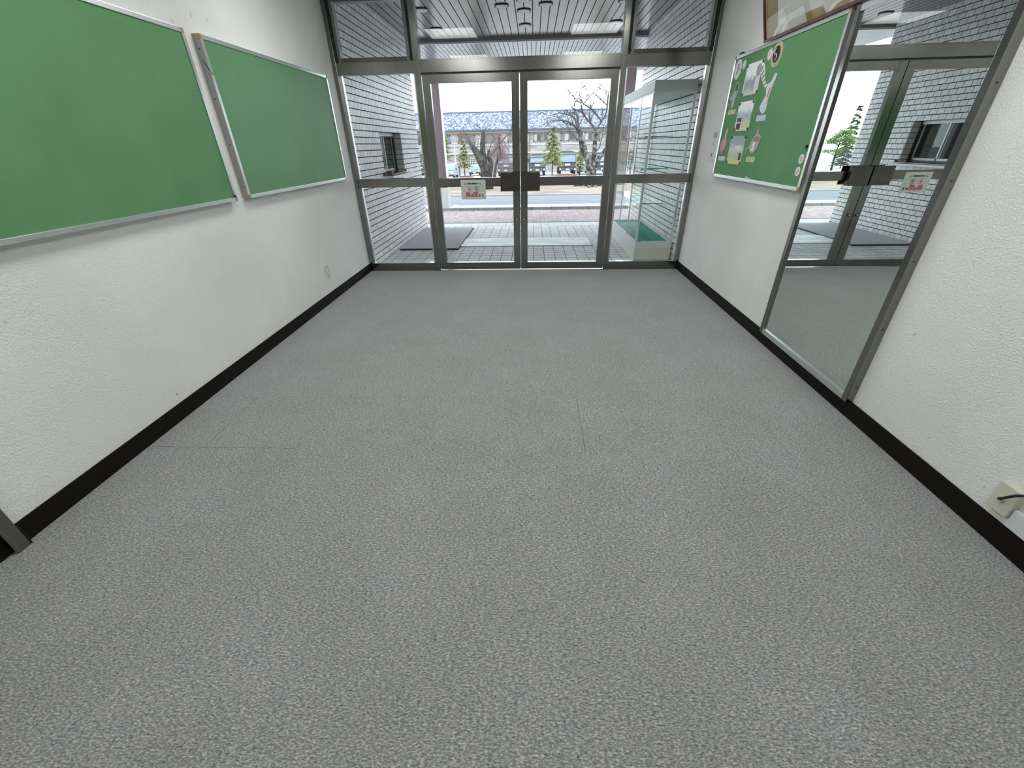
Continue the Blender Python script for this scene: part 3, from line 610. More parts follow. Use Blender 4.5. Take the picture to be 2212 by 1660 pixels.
cutout('paper_cutout', 'pink tapered paper cut-out with a narrow neck low on the pinboard', [(4.655, 1.30), (4.630, 1.32), (4.600, 1.345), (4.585, 1.38), (4.575, 1.40), (4.605, 1.43), (4.612, 1.47), (4.600, 1.48), (4.607, 1.505), (4.622, 1.52), (4.640, 1.50), (4.648, 1.47), (4.665, 1.425), (4.71, 1.405), (4.70, 1.345), (4.675, 1.335)], 'paper_pink', (('oval_label', [(4.67, 1.37), (4.635, 1.365), (4.63, 1.40), (4.665, 1.405)], 'paper_tan'), ('pale_neck', [(4.645, 1.45), (4.617, 1.45), (4.61, 1.50), (4.635, 1.505)], 'paper_mint')))
cutout('paper_cutout', 'brown and white bust-shaped paper cut-out low on the pinboard', [(4.135, 1.310), (4.12, 1.345), (4.10, 1.362), (4.075, 1.345), (4.04, 1.322), (3.99, 1.325), (3.95, 1.35), (3.93, 1.40), (3.925, 1.435), (3.955, 1.452), (3.985, 1.46), (3.985, 1.488), (4.01, 1.488), (4.015, 1.455), (4.05, 1.435), (4.075, 1.40), (4.09, 1.37), (4.138, 1.36)], 'paper_tan', (('dark_cap', [(4.04, 1.41), (3.94, 1.405), (3.935, 1.432), (3.97, 1.445), (4.03, 1.437)], 'map_brown'), ('white_face', [(4.045, 1.335), (4.0, 1.335), (3.99, 1.40), (4.035, 1.40)], 'paper'), ('blue_line', [(3.985, 1.34), (3.975, 1.34), (3.968, 1.40), (3.978, 1.40)], 'ink_grey')))
def labelcard(y0, y1, z0, z1, mat, s, label, inkm='ink'):
    t = root('label_card', label, 'label', (BX - .001, (y0 + y1) / 2, z0), 'caption cards on the pinboard')
    B(BX - .0014, BX - .0002, y0, y1, z0, z1).build('card', mat, t)
    n = len(s)   # lettering too small to read in the photograph: blurred brush marks only
    for i, w in enumerate(s):
        yc = y1 - .018 - (y1 - y0 - .03) * (i + .5) / n
        for k in range(w):
            zz = z0 + .008 + (z1 - z0 - .014) * k / max(1, w - 1); hw = .009 if k % 2 == 0 else .006
            B(BX - .0020, BX - .0014, yc - hw, yc + hw, zz - .0012, zz + .0012).build('brush_mark', inkm, t)
        B(BX - .0020, BX - .0014, yc - .0015, yc + .0015, z0 + .007, z1 - .007).build('brush_mark', inkm, t)
labelcard(4.535, 4.686, 1.622, 1.658, 'paper_yellow', (3, 4), 'yellow caption card under the grey figure cut-out', 'ink')
labelcard(3.930, 4.082, 1.548, 1.587, 'paper_blue', (3, 4, 4), 'blue caption card under the white pointed cut-out', 'ink_grey')
labelcard(4.550, 4.700, 1.250, 1.286, 'paper_lilac', (2, 3), 'white caption card under the pink cut-out', 'ink_grey')
labelcard(3.947, 4.098, 1.258, 1.295, 'paper_yellow', (5, 3, 2), 'yellow caption card under the brown bust cut-out', 'ink')
# notice sheet on the wall
t = root('notice_sheet', 'narrow pale notice sheet on the wall between the doors and the pinboard', 'notice', (XB - .001, 4.995, 1.219)); xn = XB - .0025
B(xn, XB, 4.925, 5.068, 1.219, 1.510).build('sheet', 'paper', t)
B(xn - .0006, xn, 4.945, 5.03, 1.44, 1.49).build('picture', 'ink_grey', t); B(xn - .0006, xn, 4.99, 5.00, 1.365, 1.40).build('mark', 'ink', t); B(xn - .0006, xn, 4.985, 5.005, 1.27, 1.305).build('mark', 'ink', t); B(xn - .0006, xn, 4.935, 5.06, 1.3, 1.303).build('line', 'ink_grey', t)
for yy in (4.94, 5.055): MB().disc((xn, yy, 1.235), (-1, 0, 0), .004, .003, 8).build('tack', 'screw', t)
# ---------------- wall mirror
t = root('wall_mirror', 'tall stainless framed mirror standing on the skirting of the right wall', 'mirror', (XB - .02, 2.62, .098))
my0, my1, mz0, mz1, mt = 2.097, 3.150, .099, 2.062, .043
B(XB - mt, XB, my0, my0 + .040, mz0, mz1).build('frame_side', 'steel', t, bevel=.002); B(XB - mt, XB, my1 - .040, my1, mz0, mz1).build('frame_side', 'steel', t, bevel=.002)
B(XB - mt + .001, XB, my0 + .04, my1 - .04, mz0, mz0 + .036).build('frame_rail', 'aluminium', t, bevel=.002); B(XB - mt + .001, XB, my0 + .04, my1 - .04, mz1 - .036, mz1).build('frame_rail', 'aluminium', t, bevel=.002)
B(XB - .030, XB - .002, my0 + .036, my1 - .036, mz0 + .03, mz1 - .03).build('mirror_glass', 'mirror_silver', t)
for k in range(6): MB().disc((XB - .02, my0, mz0 + .1 + k * .35), (0, -1, 0), .0045, .0015, 10).build('frame_screw', 'screw', t)
# ---------------- framed site plan hung above the pinboard, leaning out
th = math.radians(17); P0 = Vector((XB - .050, 4.212, 2.0675)); E1 = Vector((0, -1, 0)); E2 = Vector((-math.sin(th), 0, math.cos(th))); EN = Vector((-math.cos(th), 0, -math.sin(th)))
PWd, PHt = 1.36, .62
t = root('framed_picture', 'red-brown wood framed aerial picture leaning out above the pinboard', 'framed picture', P0)
def pp(s, u, d=0): return P0 + E1 * s + E2 * u + EN * d
def pbox(s0, s1, u0, u1, d0, d1): return MB().hexa([pp(s0, u0, d0), pp(s1, u0, d0), pp(s1, u1, d0), pp(s0, u1, d0), pp(s0, u0, d1), pp(s1, u0, d1), pp(s1, u1, d1), pp(s0, u1, d1)])
fw = .020
pbox(0, PWd, 0, fw, -.018, .010).build('frame_rail', 'frame_red', t, bevel=.004); pbox(0, PWd, PHt - fw, PHt, -.018, .010).build('frame_rail', 'frame_red', t, bevel=.004)
pbox(0, fw * .8, fw, PHt - fw, -.018, .010).build('frame_side', 'frame_red', t, bevel=.003); pbox(PWd - fw * .8, PWd, fw, PHt - fw, -.018, .010).build('frame_side', 'frame_red', t, bevel=.003)
pbox(.012, PWd - .012, .015, PHt - .012, -.012, -.006).build('picture_sheet', 'map_grey', t)
pbox(.012, PWd - .012, .015, PHt - .012, .000, .002).build('cover_glass', 'glass_case', t)
def pix(px, py):
    d = ray(px, py); k = (P0 - CP).dot(EN) / d.dot(EN); v = CP + d * k - P0; return v.dot(E1), v.dot(E2)
def ppoly(nm, mat, pts, lay):
    c = []
    for x, y in pts:
        s, u = pix(1620 + x * .1356, y * .1356); s = min(max(s, .014), PWd - .014); u = min(max(u, .016), PHt - .014); c.append(pp(s, u, -.006 + lay * .0004))
    MB().prism(c, EN * .0004).build(nm, mat, t)
ppoly('brown_field', 'map_brown', [(240, 660), (430, 560), (430, -600), (240, -600)], 0)
ppoly('grey_field', 'map_pale', [(430, 330), (840, 100), (860, 220), (440, 420)], 0)
ppoly('ochre_block', 'map_ochre', [(865, 215), (1150, 90), (1200, 230), (900, 370)], 1)
ppoly('ochre_block', 'map_brown', [(1200, 220), (1560, 60), (1640, -90), (1290, 80)], 0)
ppoly('road_band', 'map_road', [(340, 600), (395, 575), (480, 390), (600, 270), (830, 105), (820, 95), (580, 265), (450, 390)], 1)
ppoly('road_band', 'map_road', [(470, 545), (520, 520), (570, 390), (690, 290), (840, 190), (830, 180), (650, 290), (540, 380)], 1)
ppoly('road_band', 'map_road', [(1200, 225), (1260, 200), (1380, 60), (1490, -10), (1420, -30), (1310, 50)], 2)
ppoly('road_band', 'map_road', [(455, 210), (560, 100), (570, 110), (470, 215)], 2)
# ---------------- outlet with cable by the right edge
t = root('wall_outlet', 'ivory outlet box with a black cable on the right wall at the picture edge', 'outlet', (XB - .02, 1.245, .14))
B(XB - .028, XB, 1.205, 1.285, .140, .262).build('cover_plate', 'ivory', t, bevel=.003); B(XB - .018, XB - .001, 1.110, 1.202, .108, .190).build('side_box', 'case_white', t, bevel=.006)
MB().ring((XB - .028, 1.247, .198), (-1, 0, 0), .006, .013, .006, 16).build('grommet', 'ivory', t)
o = MB().tube([(XB - .026, 1.247, .199), (XB - .044, 1.244, .204), (XB - .052, 1.228, .222), (XB - .056, 1.20, .262), (XB - .058, 1.14, .320), (XB - .05, .95, .33), (XB - .045, .7, .28), (XB - .04, .5, .05), (XB - .04, .3, .008)], .0055, 8).build('power_cable', 'black', None, smooth=True); tag(o, 'black cable coming out of the outlet box at the right edge', 'cable')

# ================================================================== SIGN ON THE LEFT DOOR LEAF
sy = YD + .0035; sx0, sx1, sz0, sz1 = -.862, -.565, .856, 1.067
t = root('door_sign', 'pale laminated A4 sign with red characters taped to the left glass door', 'sign', (-.7135, sy, sz0))
B(sx0, sx1, sy, sy + .0018, sz0, sz1).build('sheet', 'paper_sign', t)
XD, ZD = (1, 0, 0), (0, 0, 1)
def st_(s, size, mat, u, v, nm='lettering'): return text(s, size, mat, nm, t, (sx0 + u, sy - .0006, sz1 - v), XD, ZD, bold=size * .022)
st_('空調設備稼働中', .0205, 'ink', .143, .041)
for u in (.052, .232):
    c = Vector((sx0 + u, sy - .0005, sz1 - .041)); r0 = .0125
    tri = lambda r: [c + Vector((0, 0, r)), c + Vector((-r * .9, 0, -r * .6)), c + Vector((r * .9, 0, -r * .6))]
    MB().prism(tri(r0), (0, -.0004, 0)).build('warning_triangle', 'ink', t); MB().prism([p + Vector((0, -.0004, 0)) for p in tri(r0 * .62)], (0, -.0003, 0)).build('triangle_centre', 'paper_sign', t); B(c.x - .0012, c.x + .0012, c.y - .0011, c.y - .0007, c.z - .004, c.z + .004).build('triangle_bar', 'ink', t)
for u, mat in ((.108, 'ink_rose'), (.190, 'ink_ochre')):
    c = Vector((sx0 + u, sy, sz1 - .098)); MB().ring(c, (0, -1, 0), .0245, .0285, .0006, 32).build('icon_ring', mat if mat == 'ink_rose' else 'ink', t)
    if mat == 'ink_rose':
        B(c.x - .016, c.x - .002, c.y - .0006, c.y, c.z - .017, c.z + .015).build('icon_door', 'ink_rose', t); MB().prism([c + Vector((-.019, -.0006, .016)), c + Vector((-.016, -.0006, .019)), c + Vector((.019, -.0006, -.016)), c + Vector((.016, -.0006, -.019))], (0, -.0004, 0)).build('icon_slash', 'ink_red', t)
    else: B(c.x - .009, c.x + .009, c.y - .0006, c.y, c.z - .018, c.z + .018).build('icon_door', 'ink_ochre', t)
st_('扉', .062, 'ink_red', .080, .163); st_('閉', .062, 'ink_red', .174, .163)
st_('は', .040, 'ink', .126, .172); st_('め', .036, 'ink', .222, .172); st_('る', .036, 'ink', .258, .172)
for u, v in ((.040, .117), (.262, .117)): MB().tube([(sx0 + u - .008, sy - .0004, sz1 - v), (sx0 + u, sy - .0004, sz1 - v + .008), (sx0 + u + .008, sy - .0004, sz1 - v), (sx0 + u + .002, sy - .0004, sz1 - v - .006)], .0012, 4).build('curl_mark', 'ink', t)
B(sx1 - .045, sx1 - .006, sy - .0008, sy - .0002, sz0 + .008, sz0 + .011).build('fine_print', 'ink_grey', t)
B(sx0 - .001, sx1 + .001, sy - .0012, sy - .0008, sz1 - .068, sz1 - .066).build('sleeve_edge', 'ink_grey', t)

# ================================================================== PORCH THINGS
t = root('entrance_mat', 'dark grey entrance mat on the porch along the left tiled wall', 'mat', (-1.64, 7.6, 0))
B(-2.10, -1.165, 6.655, 8.56, .0002, .018).build('edge', 'mat_edge', t); B(-2.09, -1.178, 6.68, 8.55, .018, .024).build('pile', 'mat', t)
t = root('floor_plate', 'long pale weathered plate lying across the porch paving', 'floor plate', (-.12, 7.17, 0))
B(-1.19, .935, 6.87, 7.485, .0002, .012).build('plate', 'plate', t); B(.940, .956, 6.87, 7.485, .0002, .016).build('end_strip', 'paper', t)
# display case
cx0, cx1, cy0, cy1 = 1.392, 1.884, 5.912, 7.86
t = root('display_case', 'tall empty glass display case on a cream plinth by the right porch wall', 'display case', ((cx0 + cx1) / 2, (cy0 + cy1) / 2, 0))
B(cx0, cx1, cy0, cy1, .0003, .157).build('plinth', 'case_cream', t, bevel=.004)
f = MB(); z0, z1 = .157, .238; f.box(cx0, cx0 + .03, cy0, cy1, z0, z1).box(cx1 - .03, cx1, cy0, cy1, z0, z1).box(cx0 + .03, cx1 - .03, cy0, cy0 + .03, z0, z1).box(cx0 + .03, cx1 - .03, cy1 - .03, cy1, z0, z1); f.build('deck_frame', 'case_grey', t)
B(cx0 + .03, cx1 - .03, cy0 + .03, cy1 - .03, .157, .225).build('deck', 'case_white', t); B(cx0 + .08, cx1 - .08, cy0 + .034, cy0 + .05, .226, .243).build('front_stop', 'case_grey', t)
B(cx0, cx1, cy0, cy1, 1.925, 2.030).build('canopy_box', 'case_grey', t, bevel=.003); B(cx0 + .004, cx1 - .004, cy0 + .004, cy1 - .004, 1.908, 1.9245).build('canopy_rail', 'case_white', t)
for xx in (cx0, cx1 - .028):
    for yy in (cy0, cy1 - .028): B(xx, xx + .028, yy, yy + .028, .238, 1.908).build('corner_post', 'case_grey', t, bevel=.002)
B(cx0 + .006, cx0 + .012, cy0 + .028, cy1 - .028, .238, 1.908).build('glass_pane', 'glass_case', t)
B(cx0 + .028, cx1 - .028, cy0 + .006, cy0 + .012, .238, 1.908).build('glass_pane', 'glass_case', t); B(cx0 + .028, cx1 - .028, cy1 - .012, cy1 - .006, .238, 1.908).build('glass_pane', 'glass_case', t)
for yy in (6.55, 7.2): B(cx0 + .004, cx0 + .018, yy, yy + .012, .238, 1.908).build('pane_joint', 'aluminium', t)
for zz in (1.47, 1.11, .69):
    s = B(cx0 + .02, cx0 + .36, cy0 + .25, cy1 - .04, zz, zz + .008).build('glass_shelf', 'shelf_glass', t); B(cx0 + .02, cx0 + .36, cy0 + .246, cy0 + .25, zz, zz + .008).build('shelf_edge', 'shelf_edge', s)
    for yy in (cy0 + .26, 6.56, 7.21, cy1 - .06): MB().hexa([(cx0 + .013, yy, zz - .030), (cx0 + .03, yy, zz - .012), (cx0 + .03, yy + .008, zz - .012), (cx0 + .013, yy + .008, zz - .03), (cx0 + .013, yy, zz), (cx0 + .30, yy, zz), (cx0 + .30, yy + .008, zz), (cx0 + .013, yy + .008, zz)]).build('shelf_bracket', 'case_grey', t)
m = MB(); nx, ny = 14, 40; vs = []
for j in range(ny + 1):
    for i in range(nx + 1):
        x = cx0 + .045 + (cx1 - cx0 - .09) * i / nx; y = cy0 + .08 + (cy1 - cy0 - .14) * j / ny
        vs.append((x, y, .2285 + .012 * abs(math.sin(3.1 * x * 3 + 4.3 * y)) * abs(math.cos(5 * y - 7 * x)) + random.uniform(0, .003)))
m.add(vs, [(j * (nx + 1) + i, j * (nx + 1) + i + 1, (j + 1) * (nx + 1) + i + 1, (j + 1) * (nx + 1) + i) for j in range(ny) for i in range(nx)])
k = len(vs); vs2 = [(a, b_, .2262) for a, b_, c in vs]; 
o = m.build('cloth', 'cloth_green', None); md = o.modifiers.new('thickness', 'SOLIDIFY'); md.thickness = .001; tag(o, 'crumpled green cloth lying on the floor of the glass display case', 'cloth')
# canopy columns
for x, y, lab in ((-2.48, 12.58, 'maroon canopy column on a pale pedestal, left of the doorway'), (2.34, 12.58, 'maroon canopy column seen past the display case on the right')):
    t = root('canopy_column', lab, 'column', (x, y, -.075)); B(x - .125, x + .125, y - .1, y + .1, .43, ZS).build('shaft', 'column_maroon', t, bevel=.008)
    for sx in (-1, 1): B(x + sx * .125 - (.0 if sx > 0 else .012), x + sx * .125 + (.012 if sx > 0 else 0), y - .11, y + .11, .45, ZS).build('edge_strip', 'case_white', t)
    B(x - .28 if x < 0 else x - .2, x + .12 if x < 0 else x + .2, y - .13, y + .28, -.075, .42).build('pedestal', 'pedestal', t, bevel=.01); B(x - .26 if x < 0 else x - .18, x + .10 if x < 0 else x + .18, y - .12, y + .26, .42, .432).build('cap', 'column_maroon', t)
# ramp wedge by the pedestal
o = MB().prism([(-2.30, 12.86, -.195), (-1.95, 12.86, -.195), (-2.30, 12.86, -.08)], (0, .3, 0)).build('ramp_wedge', 'pedestal', None); tag(o, 'small pale wedge on the road beside the column pedestal', 'wedge')

# ================================================================== BEYOND THE STREET
for px, w in ((1062, .26), (1084, .26), (1152, .22), (1176, .24), (1201, .22), (1239, .24), (1290, .24)):
    P = at(px, 400.5, 26.3); z = zg(26.3)
    m = MB().hexa([(P.x - w, 26.2, z), (P.x + w, 26.2, z), (P.x + w, 26.45, z), (P.x - w, 26.45, z), (P.x - w + .08, 26.24, z + .14), (P.x + w - .08, 26.24, z + .14), (P.x + w - .08, 26.41, z + .14), (P.x - w + .08, 26.41, z + .14)])
    o = m.build('wheel_stop', 'stone_white', None, bevel=.03); tag(o, f'white parking stone at the edge of the earth bank, {["behind the left trunk", "below the left push plate", "beside the right push plate", "left of the pine trunk", "below the middle truck", "left of the cherry roots", "right of the cherry roots"][[1062, 1084, 1152, 1176, 1201, 1239, 1290].index(px)]}', 'parking stone', 'white parking stones')
# vehicles
def truck(x, Y, label, w=2.25, h=2.48, canvas=True):
    z = zg(Y); t = root('truck', label, 'truck', (x, Y + 2.8, z)); a, c = x - w / 2, x + w / 2; y0 = Y
    B(a + .02, c - .02, y0 + .05, y0 + 1.7, z + .95, z + 1.45).build('cab_lower', 'truck_green', t, bevel=.05)
    MB().hexa([(a + .03, y0 + .06, z + 1.44), (c - .03, y0 + .06, z + 1.44), (c - .03, y0 + 1.7, z + 1.44), (a + .03, y0 + 1.7, z + 1.44), (a + .10, y0 + .22, z + h - .08), (c - .10, y0 + .22, z + h - .08), (c - .08, y0 + 1.7, z + h - .05), (a + .08, y0 + 1.7, z + h - .05)]).build('cab_upper', 'truck_green', t, bevel=.06)
    MB().hexa([(a + .16, y0 + .045, z + 1.52), (c - .16, y0 + .045, z + 1.52), (c - .16, y0 + .14, z + 1.52), (a + .16, y0 + .14, z + 1.52), (a + .20, y0 + .145, z + h - .30), (c - .20, y0 + .145, z + h - .30), (c - .20, y0 + .25, z + h - .30), (a + .20, y0 + .25, z + h - .30)]).build('windshield', 'truck_glass', t)
    B(a + .15, c - .15, y0 - .02, y0 + .04, z + 1.40, z + 1.47).build('visor_lip', 'truck_dark', t)
    B(a + .06, c - .06, y0 + .0, y0 + .06, z + .86, z + .96).build('grille', 'truck_dark', t); B(a, c, y0 - .10, y0 + .15, z + .55, z + .86).build('bumper', 'truck_green', t, bevel=.03)
    for sx in (a + .22, c - .22):
        MB().disc((sx, y0 - .10, z + .72), (0, -1, 0), .10, .03, 16).build('headlight', 'headlight', t)
        MB().disc((sx - .14, y0 + .75, z + .45), (1, 0, 0), .45, .28, 20).build('wheel', 'truck_dark', t)
        s = 1 if sx > x else -1; B(min(x + s * (w / 2 + .02), x + s * (w / 2 + .22)), max(x + s * (w / 2 + .02), x + s * (w / 2 + .22)), y0 + .1, y0 + .16, z + 1.55, z + 2.0).build('side_mirror', 'truck_dark', t)
    B(x - .32, x + .32, y0 - .0, y0 + .05, z + 1.12, z + 1.34).build('name_plate', 'number_plate', t); B(x - .2, x + .2, y0 - .13, y0 - .10, z + .62, z + .76).build('number_plate', 'number_plate', t)
    B(a + .2, c - .2, y0 + 1.0, y0 + 6.0, z + .55, z + .95).build('chassis', 'truck_dark', t)
    for sx in (a + .08, c - .36):
        for yy in (y0 + 3.9, y0 + 5.0): MB().disc((sx, yy, z + .45), (1, 0, 0), .45, .28, 20).build('wheel', 'truck_dark', t)
    if canvas:
        pts = [(a - .04, y0 + 1.85, z + .95), (c + .04, y0 + 1.85, z + .95), (c + .04, y0 + 1.85, z + h - .1)] + [(x + (w / 2 + .02) * math.cos(u), y0 + 1.85, z + h - .1 + .30 * math.sin(u)) for u in [math.pi * k / 10 for k in range(1, 10)]] + [(a - .04, y0 + 1.85, z + h - .1)]
        MB().prism(pts, (0, 4.3, 0)).build('canvas_cover', 'truck_canvas', t)
    for sx in (-.22, .22): MB().tube([(x + sx * 2, y0 + .04, z + 1.53), (x + sx, y0 + .12, z + 1.85)], .012, 5).build('wiper', 'truck_dark', t)
def xat(px, Y): return at(px, 360, Y).x
truck(xat(1093, 60), 60, 'army green truck with rounded canvas cover, behind the left door leaf', 2.25, 2.35)
truck(xat(1161, 60), 60, 'army green truck just right of the door gap, left of the pine', 2.15, 2.3)
truck(xat(1226, 60), 60, 'tallest army green truck with pale cargo cover between pine and cherry tree', 2.3, 2.55, True)
truck(xat(1302, 60), 60, 'army green truck partly behind the cherry trunk', 2.2, 2.3)
truck(xat(907, 60), 60, 'pale blue-green truck seen past the end of the left tiled wall', 2.2, 2.2)
def car(x, Y, label, mat, w=1.7, h=1.5, L=3.8, fx=False, name='car'):
    z = zg(Y); t = root(name, label, 'car', (x, Y + L / 2, z)); a, c = x - w / 2, x + w / 2
    B(a, c, Y, Y + L, z + .3, z + h * .56).build('body', mat, t, bevel=.08)
    MB().hexa([(a + .04, Y + .7, z + h * .55), (c - .04, Y + .7, z + h * .55), (c - .04, Y + L - .2, z + h * .55), (a + .04, Y + L - .2, z + h * .55), (a + .14, Y + 1.2, z + h), (c - .14, Y + 1.2, z + h), (c - .14, Y + L - .5, z + h), (a + .14, Y + L - .5, z + h)]).build('cabin', mat, t, bevel=.05)
    MB().hexa([(a + .10, Y + .66, z + h * .60), (c - .10, Y + .66, z + h * .60), (c - .10, Y + .8, z + h * .6), (a + .10, Y + .8, z + h * .6), (a + .18, Y + 1.08, z + h * .95), (c - .18, Y + 1.08, z + h * .95), (c - .18, Y + 1.2, z + h * .95), (a + .18, Y + 1.2, z + h * .95)]).build('windshield', 'truck_glass', t)
    B(a + .05, c - .05, Y - .05, Y + .1, z + .28, z + .45).build('bumper', 'truck_dark', t); B(x - .2, x + .2, Y - .07, Y - .05, z + .35, z + .46).build('number_plate', 'number_plate', t)
    for sx in (a + .02, c - .22):
        for yy in (Y + .75, Y + L - .75): MB().disc((sx, yy, z + .31), (1, 0, 0), .31, .2, 18).build('wheel', 'truck_dark', t)
    for sx in (a + .2, c - .2): MB().disc((sx, Y, z + .62), (0, -1, 0), .10, .03, 14).build('headlight', 'headlight', t)
    for sx in (a - .14, c + .02): B(sx, sx + .12, Y + 1.0, Y + 1.1, z + h * .6, z + h * .72).build('side_mirror', 'truck_dark', t)
car(xat(975, 50), 47, 'pale blue-grey van beside the maroon column', 'car_pale', 1.5, 1.35, 3.4)
car(xat(1024, 66), 66, 'pale small car left of the pollarded tree trunk', 'car_pale', 1.6, 1.3)
car(xat(1262, 63), 63, 'white car between the middle truck and the cherry tree', 'car_white', 1.4, 1.45)
car(xat(1338, 60), 60, 'pale green car seen through the right glass panel', 'car_pale', 1.5, 1.4)
car(-37.2, 52, 'white car visible only in the wall mirror near the tiled wall', 'car_white', 1.7, 1.5)
car(-36.0, 78, 'white van visible in the wall mirror behind the thin tree', 'car_white', 2.0, 2.0)
# reddish low hedges
for px, w in ((1005, .9), (1222, 1.5), (1150, .8)):
    x = xat(px, 46.5); z = zg(46.5); m = MB()
    pts = [(x + w * math.cos(u), 46.5, z + .34 * math.sin(u)) for u in [math.pi * k / 12 for k in range(13)]]
    m.prism(pts, (0, .7, 0)); o = m.build('low_hedge', 'hedge_red', None, bevel=.03)
    tag(o, {1005: 'reddish low hedge left of the pollarded trunk', 1222: 'reddish low hedge in front of the middle truck', 1150: 'reddish low hedge beside the right push plate'}[px], 'hedge', 'reddish low hedges')
# dark post with foot
x = xat(992, 62); z = zg(62); t = root('dark_post', 'thin dark post with a foot standing in the parking lot', 'post', (x, 62, z)); B(x - .06, x + .06, 61.95, 62.05, z, z + 1.15).build('upright', 'truck_dark', t); B(x - .02, x + .28, 61.9, 62.1, z, z + .09).build('foot', 'truck_dark', t); MB().disc((x, 62, z + 1.12), (0, 0, 1), .09, .14, 12).build('cap', 'truck_dark', t)
def lamp(x, Y, h, label, lean=0):
    z = zg(Y); t = root('lamp_post', label, 'lamp post', (x, Y, z)); MB().tube([(x, Y, z), (x + lean, Y, z + h)], [.09, .06], 8).build('pole', 'pole_white', t); B(x - .3 + lean, x + .3 + lean, Y - .1, Y + .1, z + h, z + h + .1).build('lamp_head', 'pole_white', t); MB().disc((x, Y, z), (0, 0, 1), .18, .1, 12).build('base', 'pole_white', t)
lamp(xat(985, 64), 64, 3.9, 'slim white pole left of the small pine in the parking lot')
lamp(-33.7, 55, 3.3, 'slim white pole visible in the wall mirror')
# ---------------- trees
def branches(mb, p, d, r, L, depth, spread=.6, droop=0.0, minr=.006, seg=3, kids=3):
    path = [p]; rad = [r]; q = p.copy(); dd = d.normalized()
    for i in range(seg):
        dd = (dd + Vector((random.uniform(-1, 1), random.uniform(-1, 1), random.uniform(-1, 1))) * .16 + Vector((0, 0, -droop))).normalized()
        q = q + dd * L / seg; path.append(q.copy()); rad.append(max(r * (1 - .55 * (i + 1) / seg), minr))
    mb.tube(path, rad, 5 if r > .03 else 3, cap=False)
    if depth > 0:
        for k in range(kids):
            i = random.randint(1, seg); sd = Vector((random.uniform(-1, 1), random.uniform(-1, 1), random.uniform(-.6, 1))).normalized()
            nd = (dd + sd * spread * 1.3).normalized(); branches(mb, path[i], nd, max(rad[i] * .6, minr), L * random.uniform(.5, .75), depth - 1, spread, droop, minr, seg, kids)
# cherry tree on the bank: main limbs follow the photograph
YT = 24.0
def limb(pts, r0, r1, dy=0.0, Y=YT):
    n = len(pts); P = [at(x, y, Y + dy * i / max(1, n - 1)) for i, (x, y) in enumerate(pts)]; return P, [r0 + (r1 - r0) * i / max(1, n - 1) for i in range(n)]
base = at(1276, 404, YT); zb = zg(YT) + .02
t = root('cherry_tree', 'bare cherry tree with mottled trunk on the bank, right of the middle truck', 'tree', (base.x, YT, zb))
tm = MB(); tw = MB()
P, R_ = limb([(1278, 402), (1277, 385), (1275, 372), (1272, 355), (1266, 340), (1261, 325), (1257, 305), (1254, 292), (1247, 276)], .33, .10); P[0].z = zb - .05; R_[0] = .40; R_[1] = .29; R_[2] = .21; R_[3] = .15; R_[4] = .12
tm.tube(P, R_, 10)
P, R_ = limb([(1278, 375), (1283, 355), (1283, 335), (1285, 310), (1288, 290), (1290, 278)], .15, .075, .5); tm.tube(P, R_, 8)
P, R_ = limb([(1281, 365), (1292, 345), (1304, 328), (1318, 308), (1330, 292)], .13, .04, .8); tm.tube(P, R_, 7)
main = tm.build('trunk', 'bark_grey', t, smooth=True)
for pts, r0, r1, dy, kid in (([(1247, 276), (1238, 270), (1228, 263), (1215, 260), (1203, 260), (1198, 264)], .08, .015, -.8, 2), ([(1254, 292), (1249, 265), (1246, 250), (1240, 242), (1230, 245)], .06, .02, .4, 2),
    ([(1247, 276), (1243, 258), (1233, 250), (1221, 246), (1210, 244), (1185, 250)], .07, .012, .6, 2), ([(1288, 282), (1276, 266), (1266, 255), (1258, 242), (1237, 234), (1242, 222), (1247, 216), (1238, 209)], .08, .012, -.5, 3),
    ([(1290, 278), (1300, 262), (1290, 250), (1275, 234), (1260, 224), (1252, 206), (1254, 195)], .07, .012, .5, 3), ([(1298, 262), (1306, 254), (1311, 238), (1313, 215), (1316, 200), (1311, 197), (1304, 212)], .07, .012, .9, 3),
    ([(1311, 228), (1300, 216), (1287, 205)], .035, .022, .2, 1), ([(1258, 242), (1255, 232), (1266, 218), (1280, 203), (1290, 195)], .04, .010, -.3, 2), ([(1275, 234), (1281, 225), (1287, 207)], .035, .01, .3, 2),
    ([(1290, 250), (1282, 240), (1277, 232)], .05, .02, .6, 2), ([(1318, 308), (1330, 285), (1342, 270)], .05, .02, .4, 2), ([(1257, 305), (1246, 300), (1232, 285), (1222, 280), (1208, 282)], .045, .012, -.6, 2), ([(1283, 335), (1295, 318), (1300, 300), (1308, 285)], .05, .015, .5, 2), ([(1247, 276), (1256, 262), (1262, 250)], .04, .014, .2, 2)):
    P, R_ = limb(pts, r0 * .8, r1, dy); tw.tube(P, R_, 5, cap=False)
    for i in range(1, len(P)):
        for k in range(kid):
            d = (P[i] - P[i - 1]).normalized() + Vector((random.uniform(-1, 1), random.uniform(-1, 1), random.uniform(-.3, 1))) * .9
            branches(tw, P[i], d, max(R_[i] * .5, .010), random.uniform(.3, .6), 1, .7, 0, .009, 3, 3)
tw.build('branches', 'twig', t)
for k in range(7):
    a = random.uniform(-.3, 3.4) + math.pi; L = random.uniform(.7, 1.5); pth = [Vector((base.x, YT, zb + .12)), Vector((base.x + math.cos(a) * L * .6, YT + math.sin(a) * L * .6, zb + .06)), Vector((base.x + math.cos(a) * L, YT + math.sin(a) * L, zb - .06))]
    MB().tube(pth, [.22, .12, .04], 7).build('root', 'bark_grey', t)
